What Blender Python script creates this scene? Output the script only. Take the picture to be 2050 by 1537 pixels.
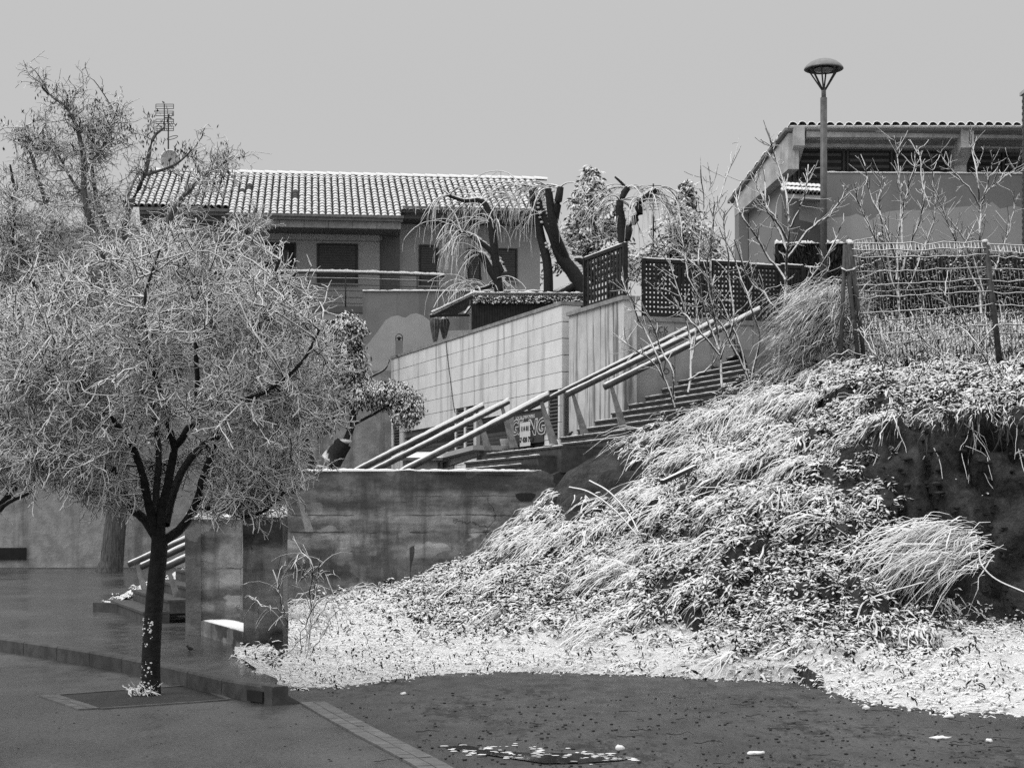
import bpy, math, random
import numpy as np
from mathutils import Vector, Matrix, noise

random.seed(7)
RS = np.random.RandomState(11)
S = bpy.context.scene
for o in list(bpy.data.objects):
    bpy.data.objects.remove(o)

# ------------------------------------------------------------------ camera, sky, sun, exposure
FPX, CX, HY, EYE = 3500.0, 1025.0, 1040.0, 1.7      # focal length in photo pixels, horizon row, eye height
cam_d = bpy.data.cameras.new('camera')
cam = bpy.data.objects.new('camera', cam_d)
S.collection.objects.link(cam)
cam.location = (0, 0, EYE)
cam.rotation_euler = (math.radians(90), 0, 0)
cam_d.sensor_width = 36.0
cam_d.lens = FPX / 2050 * 36.0
cam_d.shift_y = (HY - 768.5) / 2050
cam_d.clip_start = 0.5
cam_d.clip_end = 2000
S.camera = cam

SUN_EL, SUN_AZ = math.radians(48), math.radians(-112)   # azimuth from +Y towards +X
w = bpy.data.worlds.new('World')
S.world = w
w.use_nodes = True
nt = w.node_tree
nt.nodes.clear()
sky = nt.nodes.new('ShaderNodeTexSky')
sky.sky_type = 'NISHITA'
sky.sun_disc = False
sky.sun_elevation = SUN_EL
sky.sun_rotation = SUN_AZ
sky.air_density = 1.0
sky.dust_density = 4.0
bw = nt.nodes.new('ShaderNodeRGBToBW')
nt.links.new(sky.outputs[0], bw.inputs[0])
tc = nt.nodes.new('ShaderNodeTexCoord')
sx = nt.nodes.new('ShaderNodeSeparateXYZ')
nt.links.new(tc.outputs['Generated'], sx.inputs[0])
clampz = nt.nodes.new('ShaderNodeMath'); clampz.operation = 'MAXIMUM'; clampz.inputs[1].default_value = 0.0
nt.links.new(sx.outputs['Z'], clampz.inputs[0])
sq = nt.nodes.new('ShaderNodeMath'); sq.operation = 'MULTIPLY'
nt.links.new(clampz.outputs[0], sq.inputs[0]); nt.links.new(clampz.outputs[0], sq.inputs[1])
ma = nt.nodes.new('ShaderNodeMath'); ma.operation = 'MULTIPLY_ADD'      # overcast dome, brighter overhead
ma.inputs[1].default_value = 14.5; ma.inputs[2].default_value = 2.85
nt.links.new(sq.outputs[0], ma.inputs[0])
mixs = nt.nodes.new('ShaderNodeMath'); mixs.operation = 'MULTIPLY_ADD'
mixs.inputs[1].default_value = 0.02
inv = nt.nodes.new('ShaderNodeMath'); inv.operation = 'SUBTRACT'; inv.inputs[0].default_value = 1.0
nt.links.new(clampz.outputs[0], inv.inputs[1])
pw = nt.nodes.new('ShaderNodeMath'); pw.operation = 'POWER'; pw.inputs[1].default_value = 3.0
nt.links.new(inv.outputs[0], pw.inputs[0])
hz_ = nt.nodes.new('ShaderNodeMath'); hz_.operation = 'MULTIPLY_ADD'; hz_.inputs[1].default_value = 4.0
nt.links.new(pw.outputs[0], hz_.inputs[0]); nt.links.new(ma.outputs[0], hz_.inputs[2])
nt.links.new(bw.outputs[0], mixs.inputs[0]); nt.links.new(hz_.outputs[0], mixs.inputs[2])
bg = nt.nodes.new('ShaderNodeBackground')
bg.inputs['Strength'].default_value = 0.1
nt.links.new(mixs.outputs[0], bg.inputs['Color'])
wo = nt.nodes.new('ShaderNodeOutputWorld')
nt.links.new(bg.outputs[0], wo.inputs[0])

sun_d = bpy.data.lights.new('sun', 'SUN')
sun_d.energy = 1.3
sun_d.angle = math.radians(35)
sun_d.color = (1, 1, 1)
sun = bpy.data.objects.new('sun', sun_d)
S.collection.objects.link(sun)
sdir = Vector((math.sin(SUN_AZ) * math.cos(SUN_EL), math.cos(SUN_AZ) * math.cos(SUN_EL), math.sin(SUN_EL)))
sun.rotation_euler = sdir.to_track_quat('Z', 'Y').to_euler()
sun.location = (0, 0, 60)

S.view_settings.view_transform = 'Standard'
S.view_settings.look = 'None'
S.view_settings.exposure = 0.0
S.view_settings.gamma = 1.0
S.view_settings.use_curve_mapping = False
S.render.engine = 'CYCLES'
S.cycles.max_bounces = 9
S.cycles.diffuse_bounces = 7
S.cycles.glossy_bounces = 2
S.cycles.use_denoising = False

# ------------------------------------------------------------------ helpers
def P(x, y, d):
    """a point of the place from photo pixel and distance"""
    return np.array([(x - CX) * d / FPX, d, EYE + (HY - y) * d / FPX])

class Frame:
    def __init__(s, O, e1):
        s.O = np.array(O, float); e1 = np.array(e1, float); s.e1 = e1 / np.linalg.norm(e1)
        s.e2 = np.array([-s.e1[1], s.e1[0]])
    def w(s, p, q, z):
        xy = s.O + p * s.e1 + q * s.e2
        return np.array([xy[0], xy[1], z])
    def p_at(s, x, q):
        k = (x - CX) / FPX
        return (k * (s.O[1] + q * s.e2[1]) - s.O[0] - q * s.e2[0]) / (s.e1[0] - k * s.e1[1])
    def q_at(s, x, p):
        k = (x - CX) / FPX
        return (k * (s.O[1] + p * s.e1[1]) - s.O[0] - p * s.e1[0]) / (s.e2[0] - k * s.e2[1])
    def z(s, p, q, y):
        return EYE + (HY - y) * (s.O[1] + p * s.e1[1] + q * s.e2[1]) / FPX
    def v1(s): return np.array([s.e1[0], s.e1[1], 0])
    def v2(s): return np.array([s.e2[0], s.e2[1], 0])

class MB:
    """collects geometry for one mesh"""
    def __init__(s): s.v = []; s.f = []; s.n = 0
    def add(s, vs, fs):
        o = s.n
        s.v.extend([tuple(map(float, q)) for q in vs]); s.n += len(vs)
        s.f.extend([tuple(i + o for i in f) for f in fs])
    def hexa(s, c):
        s.add(c, [(0, 3, 2, 1), (4, 5, 6, 7), (0, 1, 5, 4), (1, 2, 6, 5), (2, 3, 7, 6), (3, 0, 4, 7)])
    def box(s, o, a, b, c):
        o, a, b, c = (np.array(t, float) for t in (o, a, b, c))
        s.hexa([o, o + a, o + a + b, o + b, o + c, o + a + c, o + a + b + c, o + b + c])
    def bar(s, p0, p1, w, h, up=(0, 0, 1)):
        p0, p1, up = np.array(p0, float), np.array(p1, float), np.array(up, float)
        d = p1 - p0; d = d / np.linalg.norm(d)
        a = np.cross(d, up); a = a / np.linalg.norm(a); u = np.cross(a, d)
        s.box(p0 - a * w / 2 - u * h / 2, p1 - p0, a * w, u * h)
    def tube(s, pts, rad, n=8, cap=True):
        pts = [np.array(p, float) for p in pts]
        if not hasattr(rad, '__len__'): rad = [rad] * len(pts)
        ring = []
        for i, p in enumerate(pts):
            d = pts[min(i + 1, len(pts) - 1)] - pts[max(i - 1, 0)]
            d = d / (np.linalg.norm(d) + 1e-9)
            h = np.array([0, 0, 1.0]) if abs(d[2]) < 0.9 else np.array([1.0, 0, 0])
            a = np.cross(d, h); a /= np.linalg.norm(a); b = np.cross(d, a)
            ring += [p + rad[i] * (math.cos(2 * math.pi * k / n) * a + math.sin(2 * math.pi * k / n) * b) for k in range(n)]
        fs = []
        for i in range(len(pts) - 1):
            for k in range(n):
                k2 = (k + 1) % n
                fs.append((i * n + k, i * n + k2, (i + 1) * n + k2, (i + 1) * n + k))
        if cap:
            fs.append(tuple(range(n - 1, -1, -1))); fs.append(tuple(range((len(pts) - 1) * n, len(pts) * n)))
        s.add(ring, fs)
    def lathe(s, c, prof, n=24):
        vs = []
        for r, z in prof:
            vs += [(c[0] + r * math.cos(2 * math.pi * k / n), c[1] + r * math.sin(2 * math.pi * k / n), c[2] + z) for k in range(n)]
        fs = []
        for i in range(len(prof) - 1):
            for k in range(n):
                k2 = (k + 1) % n
                fs.append((i * n + k, i * n + k2, (i + 1) * n + k2, (i + 1) * n + k))
        s.add(vs, fs)
    def ell(s, c, r, n=10, m=6, rot=None):
        vs, fs = [], []
        R = np.eye(3) if rot is None else np.array(rot)
        for i in range(m + 1):
            t = math.pi * i / m
            for k in range(n):
                q = np.array([r[0] * math.sin(t) * math.cos(2 * math.pi * k / n), r[1] * math.sin(t) * math.sin(2 * math.pi * k / n), r[2] * math.cos(t)])
                vs.append(np.array(c) + R @ q)
        for i in range(m):
            for k in range(n):
                k2 = (k + 1) % n
                fs.append((i * n + k, (i + 1) * n + k, (i + 1) * n + k2, i * n + k2))
        s.add(vs, fs)

WLOC = {}
def mesh_np(name, V, F, smooth=False):
    """mesh from arrays: V (n,3), F (m,k) or list of ragged faces"""
    me = bpy.data.meshes.new(name)
    if isinstance(F, np.ndarray):
        me.vertices.add(len(V)); me.vertices.foreach_set('co', np.ascontiguousarray(V, dtype=np.float32).ravel())
        m, k = F.shape
        me.loops.add(m * k); me.loops.foreach_set('vertex_index', np.ascontiguousarray(F, dtype=np.int32).ravel())
        me.polygons.add(m)
        me.polygons.foreach_set('loop_start', np.arange(0, m * k, k, dtype=np.int32))
        me.polygons.foreach_set('loop_total', np.full(m, k, dtype=np.int32))
        me.update(calc_edges=True)
    else:
        me.from_pydata([tuple(v) for v in V], [], F); me.update()
    if smooth:
        me.polygons.foreach_set('use_smooth', np.ones(len(me.polygons), dtype=bool))
    return me

def link(name, me, mat, parent=None, loc=None, matrix=None):
    o = bpy.data.objects.new(name, me)
    S.collection.objects.link(o)
    if mat is not None and me is not None and not me.materials:
        me.materials.append(mat)
    if parent is not None: o.parent = parent
    if matrix is not None: o.matrix_local = matrix
    elif loc is not None: o.location = loc
    return o

def obj(name, mb, mat, parent=None, smooth=False):
    """one mesh object; vertices are given in place coordinates"""
    V = np.array(mb.v, float)
    base = WLOC.get(parent.name, np.zeros(3)) if parent is not None else np.array([*(V.min(0) + V.max(0))[:2] / 2, V[:, 2].min()])
    me = mesh_np(name, V - base, mb.f, smooth)
    o = link(name, me, mat, parent, loc=(0, 0, 0) if parent is not None else tuple(base))
    WLOC[o.name] = base
    return o

def obj_np(name, V, F, mat, parent=None, smooth=False):
    base = WLOC.get(parent.name, np.zeros(3)) if parent is not None else np.array([*(V.min(0) + V.max(0))[:2] / 2, V[:, 2].min()])
    me = mesh_np(name, V - base, F, smooth)
    o = link(name, me, mat, parent, loc=(0, 0, 0) if parent is not None else tuple(base))
    WLOC[o.name] = base
    return o

def tag(o, label=None, cat=None, group=None, kind=None):
    if label: o['label'] = label
    if cat: o['category'] = cat
    if group: o['group'] = group
    if kind: o['kind'] = kind
    return o

def thing(name, label, cat, loc, group=None):
    o = bpy.data.objects.new(name, None)
    S.collection.objects.link(o)
    o.location = tuple(loc); o.empty_display_size = 0.2
    WLOC[o.name] = np.array(loc, float)
    return tag(o, label, cat, group)

def piece(name, me, mat, parent, M):
    """a piece that shares mesh data; M is its matrix in place coordinates"""
    b = WLOC[parent.name]
    o = link(name, me, mat, parent, matrix=Matrix.Translation(Vector(-b)) @ M)
    WLOC[o.name] = np.array(M.translation) if False else b
    return o

def frame_matrix(o, a, b, c):
    return Matrix(((a[0], b[0], c[0], o[0]), (a[1], b[1], c[1], o[1]), (a[2], b[2], c[2], o[2]), (0, 0, 0, 1)))

def unit_box(name):
    mb = MB(); mb.box((0, 0, 0), (1, 0, 0), (0, 1, 0), (0, 0, 1))
    return mesh_np(name, np.array(mb.v), mb.f)

# ------------------------------------------------------------------ materials (the photograph is black and white)
class N:
    def __init__(s, name):
        s.m = bpy.data.materials.new(name); s.m.use_nodes = True
        s.t = s.m.node_tree; s.t.nodes.clear()
        s.out = s.new('ShaderNodeOutputMaterial'); s.b = s.new('ShaderNodeBsdfPrincipled')
        s.t.links.new(s.b.outputs[0], s.out.inputs[0])
        s.geo = s.new('ShaderNodeNewGeometry')
        s.b.inputs['Specular IOR Level'].default_value = 0.3
    def new(s, t): return s.t.nodes.new(t)
    def l(s, a, b): s.t.links.new(a, b)
    def noise(s, scale, detail=4, rough=0.55, stretch=None):
        n = s.new('ShaderNodeTexNoise'); n.inputs['Scale'].default_value = scale
        n.inputs['Detail'].default_value = detail; n.inputs['Roughness'].default_value = rough
        if stretch:
            mp = s.new('ShaderNodeMapping'); mp.inputs['Scale'].default_value = stretch
            s.l(s.geo.outputs['Position'], mp.inputs[0]); s.l(mp.outputs[0], n.inputs['Vector'])
        else:
            s.l(s.geo.outputs['Position'], n.inputs['Vector'])
        return n.outputs['Fac']
    def math(s, op, a, b=0.0, c=0.0):
        n = s.new('ShaderNodeMath'); n.operation = op
        for i, q in enumerate((a, b, c)):
            if isinstance(q, (int, float)): n.inputs[i].default_value = q
            else: s.l(q, n.inputs[i])
        return n.outputs[0]
    def ramp(s, f, lo, hi, a=0.0, b=1.0):
        n = s.new('ShaderNodeMapRange'); n.interpolation_type = 'SMOOTHSTEP'
        s.l(f, n.inputs[0])
        for i, q in zip((1, 2, 3, 4), (lo, hi, a, b)): n.inputs[i].default_value = q
        return n.outputs[0]
    def nz(s):
        n = s.new('ShaderNodeSeparateXYZ'); s.l(s.geo.outputs['Normal'], n.inputs[0]); return n.outputs[2]
    def mix(s, f, a, b):
        n = s.new('ShaderNodeMix'); n.data_type = 'FLOAT'
        for i, q in zip((0, 2, 3), (f, a, b)):
            if isinstance(q, (int, float)): n.inputs[i].default_value = q
            else: s.l(q, n.inputs[i])
        return n.outputs[0]
    def color(s, v):
        if isinstance(v, (int, float)): s.b.inputs['Base Color'].default_value = (v, v, v, 1)
        else: s.l(v, s.b.inputs['Base Color'])
    def bump(s, h, strength, dist):
        n = s.new('ShaderNodeBump'); n.inputs['Strength'].default_value = strength; n.inputs['Distance'].default_value = dist
        s.l(h, n.inputs['Height']); s.l(n.outputs[0], s.b.inputs['Normal'])
    def rough(s, v):
        if isinstance(v, (int, float)): s.b.inputs['Roughness'].default_value = v
        else: s.l(v, s.b.inputs['Roughness'])

SNOW = 0.86
def mat_plain(name, lo, hi=None, scale=6.0, rough=0.75, bump=0.0, bscale=40.0, streak=0.0, sscale=3.0, snow=None, rnd=0.0, stretch=None, spec=0.3):
    n = N(name)
    hi = lo if hi is None else hi
    f = n.ramp(n.noise(scale, 5, 0.6, stretch), 0.32, 0.68)
    c = n.mix(f, lo, hi)
    if streak:
        st = n.ramp(n.noise(sscale, 5, 0.65, (1, 1, 0.06)), 0.50, 0.66)
        c = n.mix(n.math('MULTIPLY', st, streak), c, lo * 0.35)
    if rnd:
        oi = n.new('ShaderNodeObjectInfo')
        c = n.math('MULTIPLY', c, n.math('MULTIPLY_ADD', oi.outputs['Random'], rnd, 1 - rnd / 2))
    if snow is not None:
        thr, soft, amp, sc = snow
        z = n.math('MULTIPLY_ADD', n.math('SUBTRACT', n.noise(sc, 3), 0.5), amp, n.nz())
        c = n.mix(n.ramp(z, thr - soft, thr + soft), c, SNOW)
    n.color(c); n.rough(rough); n.b.inputs['Specular IOR Level'].default_value = spec
    if bump: n.bump(n.noise(bscale, 6, 0.65), bump, 0.02)
    return n.m

M = {}
M['snow'] = mat_plain('snow', 0.87, 0.92, 8, 0.9, 0.35, 30)
M['bark'] = mat_plain('bark', 0.012, 0.035, 25, 0.75, 0.6, 60, snow=(0.62, 0.12, 0.5, 18))
M['trunk_bark'] = mat_plain('trunk_bark', 0.004, 0.018, 18, 0.7, 0.8, 40, snow=(0.93, 0.08, 0.7, 9))
M['twig'] = mat_plain('twig', 0.02, 0.05, 30, 0.8, snow=(-0.22, 0.07, 0.4, 14))
M['twig_light'] = mat_plain('twig_light', 0.02, 0.05, 30, 0.8, snow=(-0.22, 0.10, 0.9, 7))
M['twig_mid'] = mat_plain('twig_mid', 0.02, 0.05, 30, 0.8, snow=(-0.04, 0.12, 1.0, 6))
M['old_bark'] = mat_plain('old_bark', 0.05, 0.16, 9, 0.85, 0.9, 12, stretch=(3, 3, 0.35))
M['pod'] = mat_plain('seed_pod', 0.015, 0.05, 20, 0.8)
M['needle'] = mat_plain('needle', 0.07, 0.15, 3, 0.85, snow=(0.12, 0.25, 1.0, 2.2))
M['leaf'] = mat_plain('leaf', 0.025, 0.06, 12, 0.6, snow=(0.28, 0.15, 0.9, 8))
M['bank_leaf'] = mat_plain('bank_leaf', 0.012, 0.04, 14, 0.7, snow=(0.64, 0.12, 0.6, 10))
M['hedge'] = mat_plain('hedge_leaf', 0.012, 0.04, 14, 0.7, snow=(0.8, 0.12, 0.6, 8))
M['strand'] = mat_plain('strand', 0.015, 0.07, 7, 0.85, snow=(0.60, 0.10, 0.7, 6))
M['dry_grass'] = mat_plain('dry_grass', 0.05, 0.17, 5, 0.85, snow=(0.12, 0.25, 1.2, 4))
M['hang_grass'] = mat_plain('hanging_grass', 0.02, 0.09, 5, 0.85, snow=(0.66, 0.2, 1.0, 4))
M['asphalt'] = None
M['stucco'] = mat_plain('rough_stucco', 0.30, 0.46, 3.0, 0.9, 1.0, 9, streak=0.6, sscale=1.3)
M['terrace_wall'] = mat_plain('terrace_render', 0.22, 0.26, 2, 0.85, 0.1, 60, streak=0.35, sscale=2)
M['paint'] = mat_plain('pale_paint', 0.42, 0.47, 2, 0.8, 0.1, 60)
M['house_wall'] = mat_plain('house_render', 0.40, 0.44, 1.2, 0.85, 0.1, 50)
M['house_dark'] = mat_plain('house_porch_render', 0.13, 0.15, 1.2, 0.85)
M['house_pale'] = mat_plain('pale_house_render', 0.34, 0.40, 1.2, 0.85)
M['fascia'] = mat_plain('fascia_stone', 0.22, 0.3, 6, 0.8, 0.2, 50, rnd=0.15)
M['gutter'] = mat_plain('gutter', 0.13, 0.2, 8, 0.5)
M['shutter'] = mat_plain('shutter', 0.065, 0.085, 5, 0.55)
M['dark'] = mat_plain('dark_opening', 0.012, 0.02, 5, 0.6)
M['glass'] = mat_plain('window_glass', 0.03, 0.04, 5, 0.12, spec=0.6)
M['metal'] = mat_plain('dark_metal', 0.03, 0.05, 10, 0.45)
M['railmetal'] = mat_plain('galvanised_rail', 0.06, 0.11, 8, 0.42, snow=(0.42, 0.2, 0.35, 7))
M['post'] = mat_plain('galvanised_post', 0.20, 0.34, 9, 0.45, 0.1, 40)
M['tile'] = mat_plain('roof_tile', 0.10, 0.2, 10, 0.85, 0.2, 60, snow=(0.20, 0.12, 0.35, 5), rnd=0.2)
M['bare_tile'] = mat_plain('bare_roof_tile', 0.06, 0.12, 10, 0.85)
M['roof_base'] = mat_plain('roof_base', 0.05, 0.08, 10, 0.9)  # shadow between the tile columns is put into this dark colour
M['stone'] = mat_plain('stone_block', 0.76, 0.84, 2.2, 0.8, 0.12, 60, streak=0.55, sscale=3.2, rnd=0.10)
M['joint'] = mat_plain('stone_joint', 0.12, 0.18, 6, 0.9)
M['coping'] = mat_plain('coping', 0.22, 0.36, 6, 0.8, 0.2, 40)
M['striped'] = mat_plain('stained_concrete', 0.52, 0.68, 2.0, 0.85, 0.15, 40, streak=1.0, sscale=5.5)
M['grafwall'] = mat_plain('panel_concrete', 0.33, 0.42, 2.0, 0.85, 0.15, 40, streak=0.25, sscale=3)
M['ink'] = mat_plain('ink', 0.05, 0.06, 5, 0.9)
M['whiteprint'] = mat_plain('white_print', 0.62, 0.68, 9, 0.7)
M['paper'] = mat_plain('paper', 0.66, 0.75, 6, 0.7)
M['signpanel'] = mat_plain('sign_panel', 0.055, 0.07, 4, 0.5)
M['step'] = mat_plain('step_stone', 0.05, 0.09, 7, 0.6, 0.2, 50)
M['darkwood'] = mat_plain('dark_wood', 0.012, 0.03, 10, 0.6, snow=(0.9, 0.06, 0.2, 6))
M['canvas'] = mat_plain('canvas', 0.09, 0.2, 9, 0.85, snow=(0.6, 0.1, 0.5, 6))
M['rbuild'] = mat_plain('grey_render', 0.235, 0.26, 1.5, 0.85, 0.08, 60, streak=0.12, sscale=2)
M['rbuild_pale'] = mat_plain('pale_render', 0.40, 0.43, 1.5, 0.85, 0.08, 60, streak=0.1, sscale=2)
M['beam'] = mat_plain('concrete_beam', 0.40, 0.60, 3.0, 0.85, 0.25, 40, streak=0.3, sscale=3)
M['brick'] = mat_plain('chimney_brick', 0.06, 0.1, 12, 0.9)
M['kerb'] = mat_plain('kerb_stone', 0.045, 0.085, 6, 0.55, 0.25, 50, rnd=0.15)
M['paver'] = mat_plain('paver', 0.10, 0.15, 8, 0.5, 0.2, 60, rnd=0.25)
M['feather'] = mat_plain('feather', 0.03, 0.06, 30, 0.8)
M['lampmetal'] = mat_plain('lamp_metal', 0.09, 0.15, 8, 0.4, snow=None)
M['dome'] = mat_plain('lamp_dome', 0.20, 0.26, 8, 0.4)
M['lampglass'] = mat_plain('lamp_glass', 0.25, 0.3, 8, 0.2)
M['fencepost'] = mat_plain('dark_fence_post', 0.045, 0.09, 9, 0.5)
M['wire'] = mat_plain('fence_wire', 0.04, 0.08, 20, 0.6, snow=(0.1, 0.12, 0.5, 20))
M['pebble'] = mat_plain('pebble', 0.02, 0.05, 30, 0.6)
M['dish'] = mat_plain('dish', 0.35, 0.45, 8, 0.6)

def mat_concrete(name, lo, hi, bands=None):
    """old wet lift-poured concrete: lifts, stains, moss and pale patches"""
    n = N(name)
    big = n.math('ADD', n.math('MULTIPLY', n.noise(1.1, 6, 0.62, (1, 1, 2.2)), 0.55), n.math('MULTIPLY', n.noise(1.6, 5, 0.6, (0.16, 0.16, 1.5)), 0.45)); fine = n.noise(9, 6, 0.7)
    c = n.mix(n.ramp(big, 0.40, 0.60), lo, hi)
    c = n.math('MULTIPLY', c, n.ramp(fine, 0.2, 0.8, 0.72, 1.25))
    patch = n.ramp(n.noise(1.7, 3, 0.4, (1, 1, 1.6)), 0.60, 0.63)
    c = n.mix(n.math('MULTIPLY', patch, 0.55), c, hi * 1.35)
    vo = n.new('ShaderNodeTexVoronoi'); vo.feature = 'DISTANCE_TO_EDGE'; vo.inputs['Scale'].default_value = 0.9
    mp = n.new('ShaderNodeMapping'); n.l(n.geo.outputs['Position'], mp.inputs[0])
    nn = n.new('ShaderNodeTexNoise'); nn.inputs['Scale'].default_value = 2.5; nn.inputs['Detail'].default_value = 5
    va = n.new('ShaderNodeVectorMath'); va.operation = 'MULTIPLY_ADD'; va.inputs[1].default_value = (0.5, 0.5, 0.5)
    n.l(n.geo.outputs['Position'], nn.inputs['Vector']); n.l(nn.outputs['Color'], va.inputs[0]); n.l(mp.outputs[0], va.inputs[2])
    n.l(va.outputs[0], vo.inputs['Vector'])
    crack = n.ramp(vo.outputs['Distance'], 0.002, 0.009)
    gate = n.ramp(n.noise(0.8, 2), 0.38, 0.44)
    cr = n.math('MAXIMUM', crack, gate)
    c = n.math('MULTIPLY', c, n.math('MULTIPLY_ADD', cr, 0.6, 0.4))
    if bands:        # pour lifts: pale leached bands, damp bands and open joints, wandering along the wall
        sp_ = n.new('ShaderNodeSeparateXYZ'); n.l(n.geo.outputs['Position'], sp_.inputs[0])
        zz = n.math('MULTIPLY_ADD', n.math('SUBTRACT', n.noise(0.9, 5, 0.6, (1, 1, 0.5)), 0.5), 0.55, sp_.outputs[2])
        zj = n.math('MULTIPLY_ADD', n.math('SUBTRACT', n.noise(3.0, 4, 0.6), 0.5), 0.07, sp_.outputs[2])
        for z0_, h_, k_ in bands:
            if h_ > 0.03:
                d_ = n.math('ABSOLUTE', n.math('SUBTRACT', zz, z0_))
                g_ = n.ramp(d_, h_ * 0.55, h_, 1.0, 0.0)
                c = n.math('MULTIPLY', c, n.math('MULTIPLY_ADD', g_, k_ - 1.0, 1.0))
            else:
                d_ = n.math('ABSOLUTE', n.math('SUBTRACT', zj, z0_))
                g_ = n.math('MULTIPLY', n.ramp(d_, h_ * 0.4, h_, 1.0, 0.0), n.ramp(n.noise(1.3, 3), 0.46, 0.54))
                c = n.math('MULTIPLY', c, n.math('MULTIPLY_ADD', g_, k_ - 1.0, 1.0))
    stain = n.ramp(n.noise(2.6, 5, 0.65, (1, 1, 0.12)), 0.5, 0.68)
    c = n.mix(n.math('MULTIPLY', stain, 0.6), c, lo * 0.4)
    n.color(c); n.rough(0.7)
    n.bump(n.math('ADD', n.noise(7, 8, 0.7), n.math('MULTIPLY', cr, 0.4)), 0.8, 0.03)
    return n.m
M['concrete'] = mat_concrete('old_concrete', 0.09, 0.27, [(2.45, .30, .55), (1.30, .17, 1.75), (.80, .28, .62), (1.92, .10, .75), (1.78, .014, .25), (1.47, .014, .25), (2.12, .012, .4), (1.62, .2, 1.2)])
M['pillar'] = mat_concrete('mossy_concrete', 0.09, 0.38, [(1.05, .012, .3), (.55, .012, .3), (.35, .2, .6)])
M['pillar_dark'] = mat_concrete('damp_concrete', 0.03, 0.20, [(1.65, .25, .4), (.2, .2, .6)])

def mat_ground(name, lo, hi, wet_lo, wet_hi, bumpd, speck=0.0, puddle=0.5):
    n = N(name)
    big = n.noise(0.5, 5, 0.6, (1, 0.45, 1)); fine = n.noise(26, 5, 0.7); mid = n.noise(4, 5, 0.6, (1, 0.5, 1))
    c = n.mix(n.ramp(big, 0.3, 0.7), lo, hi)
    c = n.math('MULTIPLY', c, n.ramp(fine, 0.25, 0.75, 0.55, 1.5))
    c = n.math('MULTIPLY', c, n.ramp(n.noise(90, 3, 0.8), 0.25, 0.75, 0.7, 1.3))
    if speck:
        sp = n.ramp(n.math('ADD', n.math('MULTIPLY', n.noise(9, 6, 0.8, (1, 0.35, 1)), 0.6), n.math('MULTIPLY', n.noise(1.1, 3, 0.6, (1, 0.4, 1)), 0.4)), 0.50, 0.58)
        c = n.mix(n.math('MULTIPLY', sp, speck), c, lo * 0.3)
    n.color(c)
    n.rough(n.mix(n.ramp(n.math('MULTIPLY_ADD', mid, 0.5, n.math('MULTIPLY', big, 0.5)), puddle - 0.12, puddle + 0.12), wet_lo, wet_hi))
    n.b.inputs['Specular IOR Level'].default_value = 0.5
    n.bump(n.math('ADD', n.math('MULTIPLY', n.noise(60, 4, 0.7), 0.35), mid), bumpd, 0.02)
    return n.m
M['asphalt'] = mat_ground('wet_asphalt', 0.038, 0.085, 0.22, 0.5, 0.10, 0.0, 0.5)
M['dirt'] = mat_ground('wet_dirt', 0.012, 0.075, 0.35, 0.75, 1.0, 0.9, 0.5)
M['plaza'] = mat_ground('wet_paving', 0.045, 0.085, 0.13, 0.36, 0.05, 0.0, 0.52)
M['soil'] = mat_ground('pit_soil', 0.012, 0.03, 0.6, 0.8, 0.8, 0.4, 0.5)
def mat_puddle():
    n = N('puddle_water'); n.color(0.03); n.rough(0.03); n.b.inputs['Specular IOR Level'].default_value = 0.8
    return n.m
M['puddle'] = mat_puddle()
def mat_terrain():
    """earth, with snow lying by the amount stored per vertex and by slope"""
    n = N('snowy_earth')
    at = n.new('ShaderNodeAttribute'); at.attribute_name = 'snow'
    c = n.mix(n.ramp(n.noise(1.6, 8, 0.75), 0.35, 0.65), 0.014, 0.075)
    c = n.math('MULTIPLY', c, n.ramp(n.noise(12, 5, 0.7), 0.25, 0.75, 0.6, 1.5))
    h = n.math('MULTIPLY_ADD', n.noise(11, 5, 0.7), 0.75, n.math('MULTIPLY', n.noise(3.0, 4), 0.25))
    f = n.math('ADD', h, n.math('SUBTRACT', at.outputs['Fac'], 1.0))
    c = n.mix(n.ramp(f, -0.04, 0.05), c, SNOW)
    n.color(c); n.rough(0.9)
    n.bump(n.math('ADD', n.noise(13, 6, 0.7), n.math('MULTIPLY', n.noise(4, 4), 0.8)), 0.9, 0.08)
    return n.m
M['terrain'] = mat_terrain()

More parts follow.
